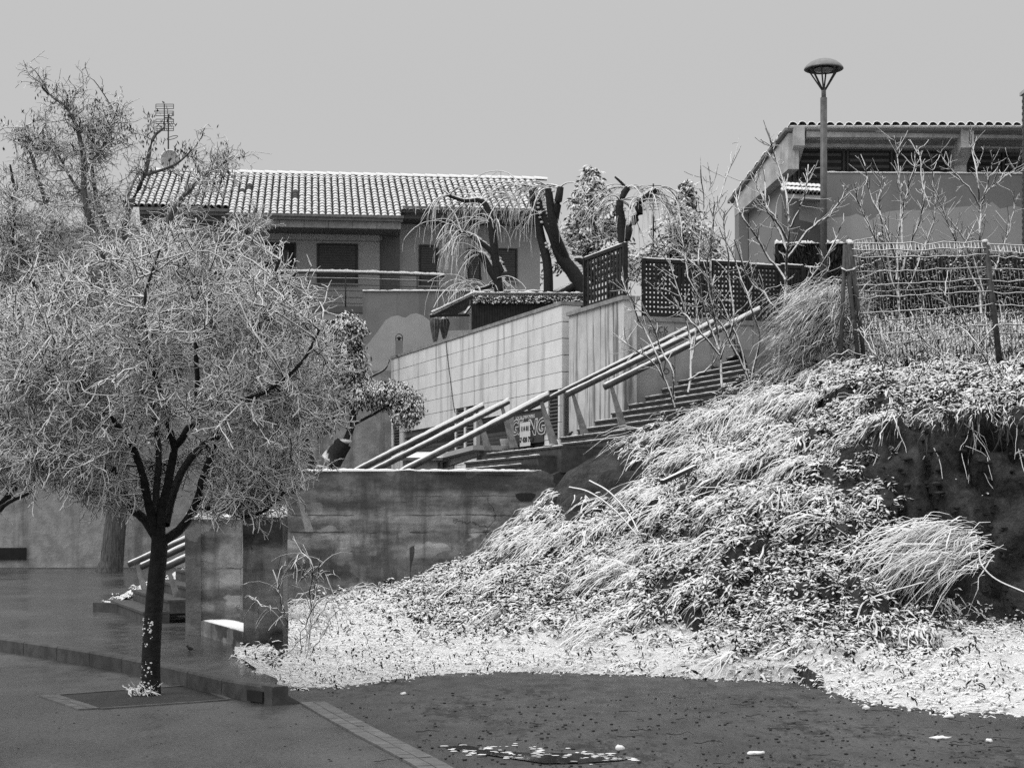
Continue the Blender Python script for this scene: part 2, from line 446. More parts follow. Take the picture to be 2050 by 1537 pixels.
# ------------------------------------------------------------------ tubes, ribbons and leaves in bulk
class Twigs:
    def __init__(s): s.g = {}
    def add(s, pts, r0, r1, sides=4):
        pts = np.asarray(pts, float)
        s.g.setdefault((len(pts), sides), []).append((pts, np.linspace(r0, r1, len(pts))))
    def arrays(s):
        VV, FF, off = [], [], 0
        for (k, n), L in s.g.items():
            Pt = np.array([q[0] for q in L]); R = np.array([q[1] for q in L])
            D = np.empty_like(Pt); D[:, 1:-1] = Pt[:, 2:] - Pt[:, :-2]; D[:, 0] = Pt[:, 1] - Pt[:, 0]; D[:, -1] = Pt[:, -1] - Pt[:, -2]
            D /= np.linalg.norm(D, axis=2, keepdims=True) + 1e-9
            H = np.zeros_like(D); H[..., 2] = 1
            st = np.abs(D[..., 2]) > 0.92; H[st] = (1, 0, 0)
            A = np.cross(D, H); A /= np.linalg.norm(A, axis=2, keepdims=True) + 1e-9
            B = np.cross(D, A)
            th = 2 * math.pi * (np.arange(n) + 0.5) / n
            V = Pt[:, :, None, :] + R[:, :, None, None] * (np.cos(th)[None, None, :, None] * A[:, :, None, :] + np.sin(th)[None, None, :, None] * B[:, :, None, :])
            m = len(L)
            base = (np.arange(m) * k * n)[:, None, None]
            i = (np.arange(k - 1) * n)[None, :, None]; j = np.arange(n)[None, None, :]; j2 = (j + 1) % n
            F = np.stack([base + i + j, base + i + j2, base + i + n + j2, base + i + n + j], axis=-1).reshape(-1, 4) + off
            VV.append(V.reshape(-1, 3)); FF.append(F); off += m * k * n
        return np.concatenate(VV), np.concatenate(FF)
    def build(s, name, mat, parent=None):
        V, F = s.arrays()
        return obj_np(name, V, F, mat, parent, True)

def unit(v):
    v = np.asarray(v, float); return v / (np.linalg.norm(v) + 1e-9)
def rv(): return np.array([random.gauss(0, 1), random.gauss(0, 1), random.gauss(0, 1)])
def grow(p, d, L, n, wig, grav, up=0.0):
    """a wandering shoot"""
    pts = [np.array(p, float)]; d = unit(d); s = L / (n - 1)
    for i in range(n - 1):
        d = unit(d + rv() * wig + np.array([0, 0, up - grav * (i + 1) / (n - 1)]))
        pts.append(pts[-1] + d * s)
    return np.array(pts)
def along(pts, t):
    x = t * (len(pts) - 1); i = min(int(x), len(pts) - 2); f = x - i
    return pts[i] * (1 - f) + pts[i + 1] * f, unit(pts[i + 1] - pts[i])
def smooth_line(pts, n):
    """Catmull-Rom through the given points"""
    pts = np.array(pts, float); q = np.vstack([2 * pts[0] - pts[1], pts, 2 * pts[-1] - pts[-2]])
    out = []
    m = len(pts) - 1
    for k in range(n):
        x = k / (n - 1) * m; i = min(int(x), m - 1); t = x - i
        p0, p1, p2, p3 = q[i:i + 4]
        out.append(0.5 * (2 * p1 + (p2 - p0) * t + (2 * p0 - 5 * p1 + 4 * p2 - p3) * t * t + (3 * p1 - p0 - 3 * p2 + p3) * t ** 3))
    return np.array(out)

def ribbons(B, D, N_, L, W, droop, K=5, ridge=0.45):
    """B bases, D start directions, N_ surface normals, L lengths, W widths, droop: (n,) -> roof-shaped blades"""
    n = len(B)
    t = np.linspace(0, 1, K)
    g = np.zeros((n, 3)); g[:, 2] = -1
    Pt = B[:, None, :] + D[:, None, :] * (L[:, None] * t[None])[..., None] + g[:, None, :] * (L[:, None] * droop[:, None] * t[None] ** 2)[..., None]
    wob = RS.normal(0, 1, (n, K, 3)) * np.minimum(L[:, None, None] * 0.05, .018); wob[:, 0] = 0
    Pt = Pt + wob
    T = np.empty_like(Pt); T[:, 1:-1] = Pt[:, 2:] - Pt[:, :-2]; T[:, 0] = Pt[:, 1] - Pt[:, 0]; T[:, -1] = Pt[:, -1] - Pt[:, -2]
    T /= np.linalg.norm(T, axis=2, keepdims=True) + 1e-9
    up = np.zeros((n, K, 3)); up[..., 2] = 1
    up = up * 0.75 + N_[:, None, :] * 0.35
    A = np.cross(T, up); A /= np.linalg.norm(A, axis=2, keepdims=True) + 1e-6
    U = np.cross(A, T)
    prof = (0.7 + 0.5 * np.sin(np.pi * np.clip(t * 0.9 + 0.1, 0, 1)))
    prof = prof * np.where(t > 0.99, 0.25, 1.0)
    w = W[:, None] * prof[None] * (1 + 0.35 * RS.normal(0, 1, (n, K))).clip(0.4, 1.8)
    V = np.stack([Pt - A * w[..., None] * 0.5, Pt + U * (w * ridge)[..., None], Pt + A * w[..., None] * 0.5], axis=2)
    base = (np.arange(n) * K * 3)[:, None, None]
    i = (np.arange(K - 1) * 3)[None, :, None]; j = np.arange(2)[None, None, :]
    F = np.stack([base + i + j, base + i + j + 1, base + i + 3 + j + 1, base + i + 3 + j], axis=-1).reshape(-1, 4)
    return V.reshape(-1, 3), F[:, ::-1]

def leaves(C, D, L, W, Nn=None):
    """bent leaves: C centres, D directions, L, W arrays -> roof-shaped two-quad leaves"""
    n = len(C)
    D = D / (np.linalg.norm(D, axis=1, keepdims=True) + 1e-9)
    up = RS.normal(0, 0.45, (n, 3)); up[:, 2] += 1.0
    A = np.cross(D, up); A /= np.linalg.norm(A, axis=1, keepdims=True) + 1e-9
    U = np.cross(A, D)
    a = C - D * L[:, None] * 0.5; b = C + D * L[:, None] * 0.5; m = C + U * (W * 0.35)[:, None]
    l = C - A * (W * 0.5)[:, None]; r = C + A * (W * 0.5)[:, None]
    V = np.stack([a, l, b, m, r], axis=1).reshape(-1, 3)
    o = (np.arange(n) * 5)[:, None]
    F = np.concatenate([o + np.array([[0, 3, 1]]), o + np.array([[1, 3, 2]]), o + np.array([[0, 4, 3]]), o + np.array([[3, 4, 2]])])
    return V, F

def snow_strip(p0, p1, wdir, width, thick, n=40, rag=0.5):
    """a bumpy ridge of lying snow along an edge"""
    mb = MB(); p0, p1 = np.array(p0, float), np.array(p1, float); wd = unit(wdir)
    prof = [(-0.5, 0.0), (-0.52, 0.45), (-0.25, 0.95), (0.25, 1.0), (0.52, 0.5), (0.5, 0.0)]
    vs, fs = [], []
    for i in range(n + 1):
        c = p0 + (p1 - p0) * i / n
        h = thick * (1 + rag * (noise.noise(Vector(c * 5.0)) + 0.6 * noise.noise(Vector(c * 17.0))))
        h = max(h, thick * 0.15)
        for a, b in prof:
            vs.append(c + wd * (a * width) + np.array([0, 0, b * h]))
    k = len(prof)
    for i in range(n):
        for j in range(k - 1):
            fs.append((i * k + j, i * k + j + 1, (i + 1) * k + j + 1, (i + 1) * k + j))
    fs.append(tuple(range(k - 1, -1, -1))); fs.append(tuple(range(n * k, n * k + k)))
    mb.add(vs, fs)
    return mb

def text_mesh(body, size, shear=0.0, depth=0.004, bold=0.0):
    cu = bpy.data.curves.new('lettering', 'FONT')
    cu.body = body; cu.size = size; cu.extrude = depth; cu.shear = shear; cu.offset = bold
    cu.align_x = 'CENTER'; cu.align_y = 'CENTER'; cu.resolution_u = 3
    o = bpy.data.objects.new('lettering', cu); S.collection.objects.link(o)
    dg = bpy.context.evaluated_depsgraph_get()
    me = bpy.data.meshes.new_from_object(o.evaluated_get(dg))
    bpy.data.objects.remove(o); bpy.data.curves.remove(cu)
    me.materials.clear()
    return me

M['clod'] = mat_plain('earth_clod', 0.012, 0.055, 5, 0.9, 0.6, 30)
# ================================================================== GROUND
def poly_sheet(name, pts, mat, kind='structure'):
    mb = MB(); mb.add(pts, [tuple(range(len(pts)))])
    o = obj(name, mb, mat); tag(o, kind=kind); return o

g = poly_sheet('ground', [(-300, -40, -0.006), (300, -40, -0.006), (300, 700, -0.006), (-300, 700, -0.006)], M['dirt'])
KZ = 0.17
kerb_px = [(-520, 31.5), (-300, 27.6), (-150, 25.0), (0, 22.6), (158, 20.6), (317, 18.5), (463, 16.6), (545, 16.0)]
kerb_line = smooth_line([[(x - CX) * d / FPX, d, 0] for x, d in kerb_px], 60)
ke = kerb_line[-1]
end = P(600, 1408, 16.17); end[2] = 0
band_px = [(600, 1408), (640, 1432), (700, 1466), (760, 1498), (815, 1528), (850, 1550), (900, 1590)]
def gp(x, y, z=0.0):
    d = (EYE - z) * FPX / (y - HY); return np.array([(x - CX) * d / FPX, d, z])
band_line = smooth_line([gp(*q) for q in band_px], 40)
# asphalt: everything in front of the kerb and to the side of the paver band
ap = [tuple(p) for p in kerb_line] + [tuple(end)] + [tuple(p) for p in band_line[1:]] + [(-0.2, 4, 0), (-0.2, -20, 0), (-60, -20, 0), (-60, 31.5, 0)]
poly_sheet('asphalt_road', [(x, y, 0.0) for x, y, z in ap], M['asphalt'])
sp = [(p[0], p[1] + 0.12, KZ - 0.004) for p in kerb_line]
poly_sheet('plaza_pavement', sp + [(-2.27, 16.9, KZ - 0.004), (-2.75, 18.2, KZ - 0.004), (-3.1, 20.2, KZ - 0.004), (-3.3, 23.4, KZ - 0.004), (-3.9, 31, KZ - 0.004), (-3.9, 70, KZ - 0.004), (-60, 70, KZ - 0.004), (-60, 31.6, KZ - 0.004)], M['plaza'])

kerb = bpy.data.objects.new('kerb', None); S.collection.objects.link(kerb); kerb['kind'] = 'structure'
kerb.location = (0, 0, 0); WLOC['kerb'] = np.zeros(3)
seg = np.linalg.norm(np.diff(kerb_line, axis=0), axis=1); cum = np.concatenate([[0], np.cumsum(seg)])
def at_len(line, cum, s):
    i = min(max(np.searchsorted(cum, s) - 1, 0), len(line) - 2); f = (s - cum[i]) / (cum[i + 1] - cum[i])
    return line[i] * (1 - f) + line[i + 1] * f
nk = int(cum[-1] / 1.0); ks = cum[-1] / nk
for i in range(nk):
    a = at_len(kerb_line, cum, i * ks + 0.006); b = at_len(kerb_line, cum, (i + 1) * ks - 0.006)
    d = unit(b - a); nrm = np.array([-d[1], d[0], 0])
    if nrm[1] < 0: nrm = -nrm
    mb = MB(); lo = -0.05
    A0, A1 = a + [0, 0, lo], b + [0, 0, lo]
    ch = 0.02
    prof = [np.array([0, 0, 0]), np.array([0, 0, KZ - ch - lo]), nrm * ch + [0, 0, KZ - lo], nrm * 0.17 + [0, 0, KZ - lo], nrm * 0.17]
    vs = [A0 + q for q in prof] + [A1 + q for q in prof]
    fs = [(j, (j + 1) % 5, 5 + (j + 1) % 5, 5 + j) for j in range(5)] + [(4, 3, 2, 1, 0), (5, 6, 7, 8, 9)]
    mb.add(vs, fs); obj('kerb_stone', mb, M['kerb'], kerb)
# ramped last stone
mb = MB(); d = unit(end - ke); nrm = np.array([-d[1], d[0], 0]); nrm = nrm if nrm[1] > 0 else -nrm
mb.add([ke + [0, 0, -.05], end + [0, 0, -.05], end + nrm * .2 + [0, 0, -.05], ke + nrm * .2 + [0, 0, -.05],
        ke + [0, 0, KZ], end + [0, 0, .015], end + nrm * .2 + [0, 0, .015], ke + nrm * .2 + [0, 0, KZ]],
       [(0, 3, 2, 1), (4, 5, 6, 7), (0, 1, 5, 4), (1, 2, 6, 5), (2, 3, 7, 6), (3, 0, 4, 7)])
obj('kerb_stone', mb, M['kerb'], kerb)
# storm drain mouth in the kerb
mb = MB(); a = at_len(kerb_line, cum, cum[-1] - 0.42); b = at_len(kerb_line, cum, cum[-1] - 0.16); d = unit(b - a); nf = np.array([d[1], -d[0], 0])
mb.box(a + nf * 0.003 + [0, 0, 0.015], b - a, -nf * 0.05, (0, 0, 0.10))
dr = obj('storm_drain', mb, M['dark']); tag(dr, 'dark drain mouth cut in the kerb beside the ramp stone', 'drain')

band = bpy.data.objects.new('paver_band', None); S.collection.objects.link(band); band['kind'] = 'structure'; WLOC['paver_band'] = np.zeros(3)
cumb = np.concatenate([[0], np.cumsum(np.linalg.norm(np.diff(band_line, axis=0), axis=1))])
pb = unit_box('paver')
def pavers(parent, p0, p1, lat, rows, pl, pw, h, z0):
    L = np.linalg.norm(p1 - p0); n = max(1, int(L / pl)); d = (p1 - p0) / n
    for r in range(rows):
        for i in range(n):
            o_ = p0 + d * (i + 0.02) + lat * (pw * r + 0.004)
            piece('paver', pb, M['paver'], parent, frame_matrix(np.array([o_[0], o_[1], z0]), d * 0.96, lat * (pw - 0.008), np.array([0, 0, h + 0.003 * random.random()])))
for i in range(int(cumb[-1] / 0.2)):
    a = at_len(band_line, cumb, i * 0.2); b = at_len(band_line, cumb, i * 0.2 + 0.2)
    d = unit(b - a); pavers(band, a, b, np.array([-d[1], d[0], 0]) * (1 if -d[1] > 0 else -1), 2, 0.2, 0.12, 0.045, -0.03)

# tree pit
pit = bpy.data.objects.new('tree_pit', None); S.collection.objects.link(pit); pit['kind'] = 'structure'; WLOC['tree_pit'] = np.zeros(3)
c0, c1, c2, c3 = gp(118, 1392), gp(200, 1419), gp(455, 1401), gp(382, 1373)
mb = MB(); mb.add([c0 + [0, 0, .004], c1 + [0, 0, .004], c2 + [0, 0, .004], c3 + [0, 0, .004]], [(0, 1, 2, 3)])
obj('soil', mb, M['soil'], pit)
def edge(p, q, side, rows, w):
    d = unit(q - p); lat = np.array([-d[1], d[0], 0]); cc = (c0 + c1 + c2 + c3) / 4
    if np.dot(lat, cc - p) > 0: lat = -lat
    pavers(pit, p, q, lat, rows, 0.2, w, 0.032, -0.02)
edge(c0, c1, 0, 2, 0.10); edge(c1, c2, 0, 1, 0.05); edge(c2, c3, 0, 1, 0.05); edge(c3, c0, 0, 1, 0.06)

# puddle; white slushy flecks along it also paint in its bright reflection
pp = [(890, 1494), (930, 1490), (985, 1500), (1040, 1505), (1110, 1506), (1180, 1508), (1230, 1511), (1272, 1515), (1240, 1521), (1160, 1526), (1090, 1527), (1040, 1519), (985, 1511), (925, 1502)]
poly_sheet('puddle', [gp(x, y, 0.003) for x, y in pp], M['puddle'])
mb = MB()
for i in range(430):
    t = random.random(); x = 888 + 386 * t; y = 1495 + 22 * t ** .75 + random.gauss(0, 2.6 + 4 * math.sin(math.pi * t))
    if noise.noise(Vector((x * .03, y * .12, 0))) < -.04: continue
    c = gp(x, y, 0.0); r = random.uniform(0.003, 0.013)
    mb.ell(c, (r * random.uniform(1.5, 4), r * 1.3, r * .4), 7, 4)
o = obj('slush_and_glint', mb, M['snow'], None, True); tag(o, kind='stuff')

# pebbles and fallen twigs on the wet dirt
mb = MB()
for i in range(1900):
    x, y = random.uniform(600, 2060), 1350 + 190 * random.random() ** 0.8
    if y < 1385 + max(0, (x - 1600) * 0.12) + random.gauss(0, 6): continue
    if x < 600 + (y - 1400) * 2.1: continue
    r = 0.0025 + 0.010 * random.random() ** 3
    mb.ell(gp(x, y, 0.0), (r * random.uniform(1, 1.8), r, r * 0.7), 6, 3)
for i in range(140):
    x, y = random.uniform(0, 800), random.uniform(1350, 1530)
    if x > 560 + (y - 1400) * 2: continue
    r = 0.002 + 0.008 * random.random() ** 3; mb.ell(gp(x, y, 0.002), (r * 1.4, r, r * 0.7), 6, 3)
o = obj('gravel', mb, M['pebble'], None, True); tag(o, kind='stuff')
tw = Twigs()
for i in range(110):
    x, y = random.uniform(700, 2050), 1365 + 170 * random.random()
    if y < 1395 + max(0, (x - 1600) * 0.1): continue
    if random.random() > 0.35 + 0.65 * (x - 700) / 1350: continue
    c = gp(x, y, 0.012); a = random.gauss(0, 0.5); L = random.uniform(0.04, 0.25)
    pts = grow(c, (math.cos(a), math.sin(a), 0), L, 5, 0.1, 0); pts[:, 2] = 0.008 + 0.01 * np.abs(RS.normal(0, 1, 5))
    tw.add(pts, random.uniform(0.003, 0.005), 0.002, 5)
o = tw.build('fallen_twigs', M['pebble']); tag(o, kind='stuff')

# white lumps lying on the dirt
lumps = [(806, 1388, .055, .03, .022, 'white tin lying on wet dirt below the snow edge', 'litter'),
         (1513, 1507, .12, .035, .03, 'white plastic bottle lying on wet dirt near the puddle', 'litter'),
         (1733, 1417, .06, .04, .035, 'rounded snow capped stone at the toe of the snow bank', 'stone'),
         (1240, 1497, .07, .05, .04, 'snow capped stone standing just above the puddle', 'stone'),
         (1900, 1434, .09, .03, .025, 'long snowy stick end lying below the earth cliff', 'stick'),
         (1880, 1477, .16, .03, .02, 'snow covered branch piece lying on dirt furthest down the slope', 'stick'),
         (1980, 1482, .06, .04, .03, 'small snowy lump beside the snow covered branch piece', 'stone')]
for x, y, a, b, c, lab, cat in lumps:
    t = thing('snowy_' + cat if cat != 'litter' else 'litter', lab, cat, gp(x, y, 0.0))
    mb = MB(); a, b, c = a * .55, b * .6, c * .6
    mb.ell(gp(x, y, c * 0.5), (a, b, c), 14, 7)
    for i in range(len(mb.v)):
        v = Vector(mb.v[i]); n_ = noise.noise(v * 22) * 0.012 + noise.noise(v * 60) * 0.006; mb.v[i] = (v.x + n_ * 1.5, v.y + n_, max(v.z + n_, -0.002))
    obj('body', mb, M['snow'], t, True)

# ================================================================== THE BANK
cols = {
 470: [(1308, 19.75), (1303, 20.1), (1299, 20.4), (1296, 20.55)],
 520: [(1345, 17.4), (1330, 18.3), (1312, 19.5), (1299, 20.5)],
 568: [(1376, 17.5), (1335, 19.6), (1300, 21.6), (1262, 25), (1215, 31.35)],
 700: [(1376, 17.7), (1335, 19.8), (1295, 22.2), (1245, 26), (1190, 31.35)],
 850: [(1356, 18.9), (1315, 21), (1280, 23.3), (1232, 26.6), (1160, 31.35)],
 1000: [(1346, 19.5), (1300, 21.7), (1245, 24), (1185, 27), (1100, 31.35)],
 1105: [(1350, 19.2), (1275, 22), (1190, 24.7), (1080, 28.2), (985, 31.35)],
 1135: [(1350, 19.2), (1270, 22), (1180, 24.7), (1068, 28.2), (945, 31.7)],
 1200: [(1352, 19.1), (1245, 22), (1130, 25.2), (1010, 29), (906, 32)],
 1300: [(1355, 18.9), (1225, 21.6), (1090, 24.8), (962, 29), (862, 32.1)],
 1400: [(1360, 18.6), (1200, 21.2), (1040, 24.4), (912, 28.8), (818, 32.3)],
 1500: [(1365, 18.3), (1190, 20.8), (1020, 24), (876, 28.6), (762, 32.5)],
 1600: [(1370, 18.0), (1170, 20.4), (980, 23.6), (830, 28.0), (722, 32.0)],
 1690: [(1396, 16.7), (1270, 19.4), (1090, 21.6), (900, 24.2), (812, 27.0), (742, 30.2)],
 1770: [(1414, 15.9), (1300, 18.8), (1215, 21.4), (1010, 22.3), (850, 23.0), (795, 26.0), (742, 30.2)],
 1900: [(1430, 15.2), (1330, 17.9), (1268, 20.8), (1215, 22.0), (1010, 22.4), (840, 22.8), (795, 26.0), (742, 30.2)],
 2050: [(1442, 14.8), (1345, 17.5), (1285, 20.6), (1225, 21.8), (1010, 22.2), (828, 22.6), (785, 26.0), (738, 30.2)],
 2400: [(1460, 14.2), (1350, 17.2), (1290, 20.2), (1225, 21.4), (1010, 21.8), (815, 22.2), (770, 26.0), (725, 30.2)],
}
MR = 110
cx = sorted(cols)
prof = []
for x in cx:
    q = np.array([P(x, y, d) for y, d in cols[x]])
    q = smooth_line(q, 60) if len(q) < 6 else np.array([q[0] * 0 + np.array([np.interp(t, np.linspace(0, 1, len(q)), q[:, k]) for k in range(3)]) for t in np.linspace(0, 1, 60)])
    L = np.concatenate([[0], np.cumsum(np.linalg.norm(np.diff(q, axis=0), axis=1))]); L /= L[-1]
    prof.append(np.array([[np.interp(t, L, q[:, k]) for k in range(3)] for t in np.linspace(0, 1, MR)]))
prof = np.array(prof)
xs = np.concatenate([np.arange(470, 2060, 7.0), np.arange(2060, 2401, 20.0)])
NC = len(xs)
grid = np.empty((NC, MR, 3))
for r in range(MR):
    for k in range(3):
        grid[:, r, k] = np.interp(xs, cx, prof[:, r, k])
# normals, lumps
def normals(G):
    du = np.gradient(G, axis=0); dv = np.gradient(G, axis=1)
    n = np.cross(du, dv); return n / (np.linalg.norm(n, axis=2, keepdims=True) + 1e-9)
nm = normals(grid)
BB = np.ones((NC, MR))
for i in range(NC):
    for r in range(MR):
        t = r / (MR - 1)
        p = Vector(grid[i, r])
        amp = min(1.0, t * 6) * (0.35 + 0.65 * min(1, max(0, (xs[i] - 850) / 300)))
        bb = abs(noise.noise(Vector((p.x * 1.5, p.y * 1.1, p.z * 1.9)))); BB[i, r] = bb; hgt = 0.26 * noise.noise(p * 0.8) + (0.10 - 1.25 * max(0, .22 - bb)) * min(1, max(0, p.z - .35) * 2) + 0.12 * noise.noise(p * 2.6) + 0.06 * noise.noise(p * 5.5)
        if nm[i, r, 2] < 0.45: hgt += 0.22 * noise.noise(Vector((p.x * 1.2, p.y, p.z * 3.0))) + .10 * noise.noise(Vector((p.x * 4, p.y, p.z * 7.0)))
        edge_ = min(1.0, (1 - t) * 10 + 0.15) if xs[i] < 1120 else (min(1.0, (1 - t) * 5 + .05) if xs[i] < 1590 else 1.0)
        grid[i, r] += nm[i, r] * hgt * amp * edge_
        if t < 0.02:                                   # ragged toe of the snow
            grid[i, r, 1] += 0.35 * noise.noise(Vector((p.x * 1.3, 0, 3))) + 0.18 * noise.noise(Vector((p.x * 4.1, 0, 8)))
            grid[i, r, 2] = -0.03 if xs[i] > 545 else grid[i, r, 2] - 0.04
nm = normals(grid)
gx = CX + FPX * grid[..., 0] / grid[..., 1]; gy = HY - FPX * (grid[..., 2] - EYE) / grid[..., 1]
steep = np.clip((nm[..., 2] - 0.35) / 0.35, 0, 1)
tt = np.linspace(0, 1, MR)[None, :].repeat(NC, 0)
lawn = np.clip((0.75 - grid[..., 2]) / 0.6, 0, 1) * np.clip((1780 - gx) / 200 + 0.8, 0.85, 1)
snow_amt = (0.14 + 0.78 * lawn) * steep
dirt_gap = np.clip(1.6 * np.exp(-(((gx - 1195 + (gy - 955) * .9) / 120) ** 2 + ((gy - 962) / 62) ** 2)), 0, 1)      # bare earth beside the steps
dirt_gap = np.maximum(dirt_gap, np.exp(-(((gx - 1000) / 60) ** 2 + ((gy - 1125) / 22) ** 2)))
snow_amt = snow_amt * (1 - dirt_gap)
V = grid.reshape(-1, 3)
ii, rr = np.meshgrid(np.arange(NC - 1), np.arange(MR - 1), indexing='ij')
F = np.stack([ii * MR + rr, (ii + 1) * MR + rr, (ii + 1) * MR + rr + 1, ii * MR + rr + 1], -1).reshape(-1, 4)
bank = obj_np('snowy_bank_terrain', V, F, M['terrain'], None, True)
tag(bank, kind='structure')
at_ = bank.data.attributes.new('snow', 'FLOAT', 'POINT'); at_.data.foreach_set('value', snow_amt.reshape(-1).astype(np.float32))
# plateau behind the bank
mb = MB(); top = grid[:, -1]
sel = [i for i in range(NC) if xs[i] >= 1500]
back = []
for i in sel: back.append(np.array([top[i, 0] * 1.05 + 0.0, 35.5, 5.15]))
vs = [top[i] for i in sel] + back + [np.array([b[0] * 1.5 if b[0] > 12 else b[0], 60, 5.3]) for b in back]
n_ = len(sel)
mb.add(vs, [(i, i + 1, n_ + i + 1, n_ + i) for i in range(n_ - 1)] + [(n_ + i, n_ + i + 1, 2 * n_ + i + 1, 2 * n_ + i) for i in range(n_ - 1)])
pl = obj('plateau_ground', mb, M['dirt'], None, True); tag(pl, kind='structure')

# --- sampling of the bank
fa = np.linalg.norm(np.cross(grid[1:, :-1] - grid[:-1, :-1], grid[:-1, 1:] - grid[:-1, :-1]), axis=2)
fpx, fpy = gx[:-1, :-1], gy[:-1, :-1]
fnz = nm[:-1, :-1, 2]
def sample(n, weight):
    wgt = (fa * weight).ravel(); wgt = wgt / wgt.sum()
    idx = RS.choice(len(wgt), n, p=wgt)
    i, r = idx // (MR - 1), idx % (MR - 1)
    u, v = RS.rand(n, 1), RS.rand(n, 1)
    p = grid[i, r] * (1 - u) * (1 - v) + grid[i + 1, r] * u * (1 - v) + grid[i, r + 1] * (1 - u) * v + grid[i + 1, r + 1] * u * v
    return p, nm[i, r], gx[i, r], gy[i, r]
inview = ((fpx > 440) & (fpx < 2090)).astype(float)
z_ = grid[:-1, :-1, 2]
flat = np.clip((0.62 - z_) / 0.4, 0, 1)
cliff = (fnz < 0.42)
leafzone = np.exp(-(((fpx - 1560) / 200) ** 2 + ((fpy - 1160) / 130) ** 2)) + 0.6 * np.exp(-(((fpx - 1900) / 160) ** 2 + ((fpy - 805) / 30) ** 2)) + 0.9 * np.exp(-(((fpx - 1020) / 160) ** 2 + ((fpy - 1200) / 55) ** 2))
gapf = dirt_gap[:-1, :-1]
def strands(ntuft, per, weight, L, W, lift, down, rnd, droop, K=6, spread=.07, tr=.35):
    """tufts of bent blades; every tuft has its own lean"""
    p, nn, px, py = sample(ntuft, weight)
    dh = nn.copy(); dh[:, 2] = 0; dh += np.array([-0.75, -0.1, 0]); dh /= np.linalg.norm(dh, axis=1, keepdims=True) + 1e-6
    dh = dh + RS.normal(0, tr, (ntuft, 3)) * [1, 1, .3]
    tl = RS.uniform(.65, 1.35, (ntuft, 1))
    R_ = lambda q: np.repeat(q, per, axis=0)
    n = ntuft * per
    p, nn, dh, tl = R_(p), R_(nn), R_(dh), R_(tl)
    slope = np.sqrt(1 - nn[:, 2:3] ** 2)
    off = RS.normal(0, spread, (n, 3)); off -= nn * np.sum(off * nn, axis=1, keepdims=True)
    D = nn * lift + dh * down + RS.normal(0, rnd, (n, 3)) - np.array([0, 0, 1]) * slope * 0.35 * down
    D /= np.linalg.norm(D, axis=1, keepdims=True)
    l = RS.uniform(L[0], L[1], n) * tl[:, 0]; ww = RS.uniform(W[0], W[1], n)
    return ribbons(p + off, D, nn, l, ww, RS.uniform(*droop, n), K)
def merge(parts):
    VV, FF, o = [], [], 0
    for v, f in parts: VV.append(v); FF.append(f + o); o += len(v)
    return np.concatenate(VV), np.concatenate(FF)
ok = inview * (~cliff) * (1 - 0.97 * gapf)
ridge = 1 - np.exp(-((1 - tt[:-1, :-1]) / .07) ** 2) * ((fpx > 1110) & (fpx < 1560))
clumpy = np.array([[noise.noise(Vector(grid[i, r] * 1.5)) + .55 * noise.noise(Vector(grid[i, r] * 3.7)) for r in range(MR - 1)] for i in range(NC - 1)])
cleft = np.clip((BB[:-1, :-1] - .03) / .13, 0.0, 1) ** 1.4
clumpy = np.clip((clumpy + .22) / .45, 0.03, 1) * (.06 + cleft)
below_edge = 1 - np.clip(1.7 * np.exp(-(((fpx - 1905) / 165) ** 2 + ((fpy - 1010) / 190) ** 4)), 0, 1)
below_edge = below_edge * (1 - np.clip(1.8 * np.exp(-(((fpx - 2040) / 85) ** 4 + ((fpy - 1120) / 180) ** 4)), 0, 1))
edge_ = 1 - np.exp(-(((fpx - 1930) / 190) ** 4 + ((fpy - 825) / 32) ** 2))
V1 = strands(2600, 6, ok * flat, (0.05, 0.16), (0.008, 0.02), 0.5, 0.4, 0.5, (0.3, 0.9), 4, .07, .8)
V2 = strands(2600, 9, ok * ridge * clumpy * (1 - flat) * np.clip(1 - 0.85 * leafzone, 0.05, 1) * below_edge * edge_, (0.15, 0.5), (0.009, 0.024), 0.55, 0.7, 0.30, (0.7, 1.7), 7, .05, .55)
V3 = strands(330, 14, ok * ridge ** 2 * clumpy * (1 - flat) * (1 - .75 * leafzone).clip(.05, 1) * below_edge * edge_, (0.45, 1.15), (0.007, 0.016), 0.6, 0.9, 0.24, (0.6, 1.4), 8, .06, .45)
V4 = strands(330, 11, inview * (fpx > 1720) * (1 - edge_) * (fpy < 850), (0.10, 0.32), (0.005, 0.013), 0.5, 0.5, 0.35, (0.9, 1.6), 7)
o = obj_np('bent_grass', *merge([V1, V2, V3, V4]), M['strand'], None, True); tag(o, kind='stuff')
# little cushions of snow lying on the vegetation
_b = MB(); _b.ell((0, 0, 0), (1, 1, 1), 7, 5); bv, bf = np.array(_b.v), np.array(_b.f)
def cushions(n, weight, r):
    p, nn, px, py = sample(n, weight)
    rad = RS.uniform(r[0], r[1], (n, 1, 1)); sc = RS.uniform(.6, 1.7, (n, 1, 3)) * np.array([1, .9, .5])
    v = bv[None] * (1 + .22 * RS.normal(0, 1, (n, len(bv), 1))) * sc * rad
    v = v + (p + nn * RS.uniform(-.01, .05, (n, 1)))[:, None, :]
    return v.reshape(-1, 3), (bf[None] + (np.arange(n) * len(bv))[:, None, None]).reshape(-1, 4)
o = obj_np('snow_cushions', *merge([cushions(9500, ok * (fnz > .6) * (.05 + flat), (.007, .021)), cushions(900, ok * (fnz > .62) * clumpy * (1 - flat) * below_edge, (.012, .04))]), M['snow'], None, True); tag(o, kind='stuff')
cv, cf = cushions(520, inview * cliff * (fpx > 1650), (.008, .045))
o = obj_np('earth_clods', cv, cf, M['clod'], None, False); tag(o, kind='stuff'); CLODS = o
rt = Twigs()
p, nn, px, py = sample(110, inview * cliff * (fpx > 1700) * (fpy < 930))
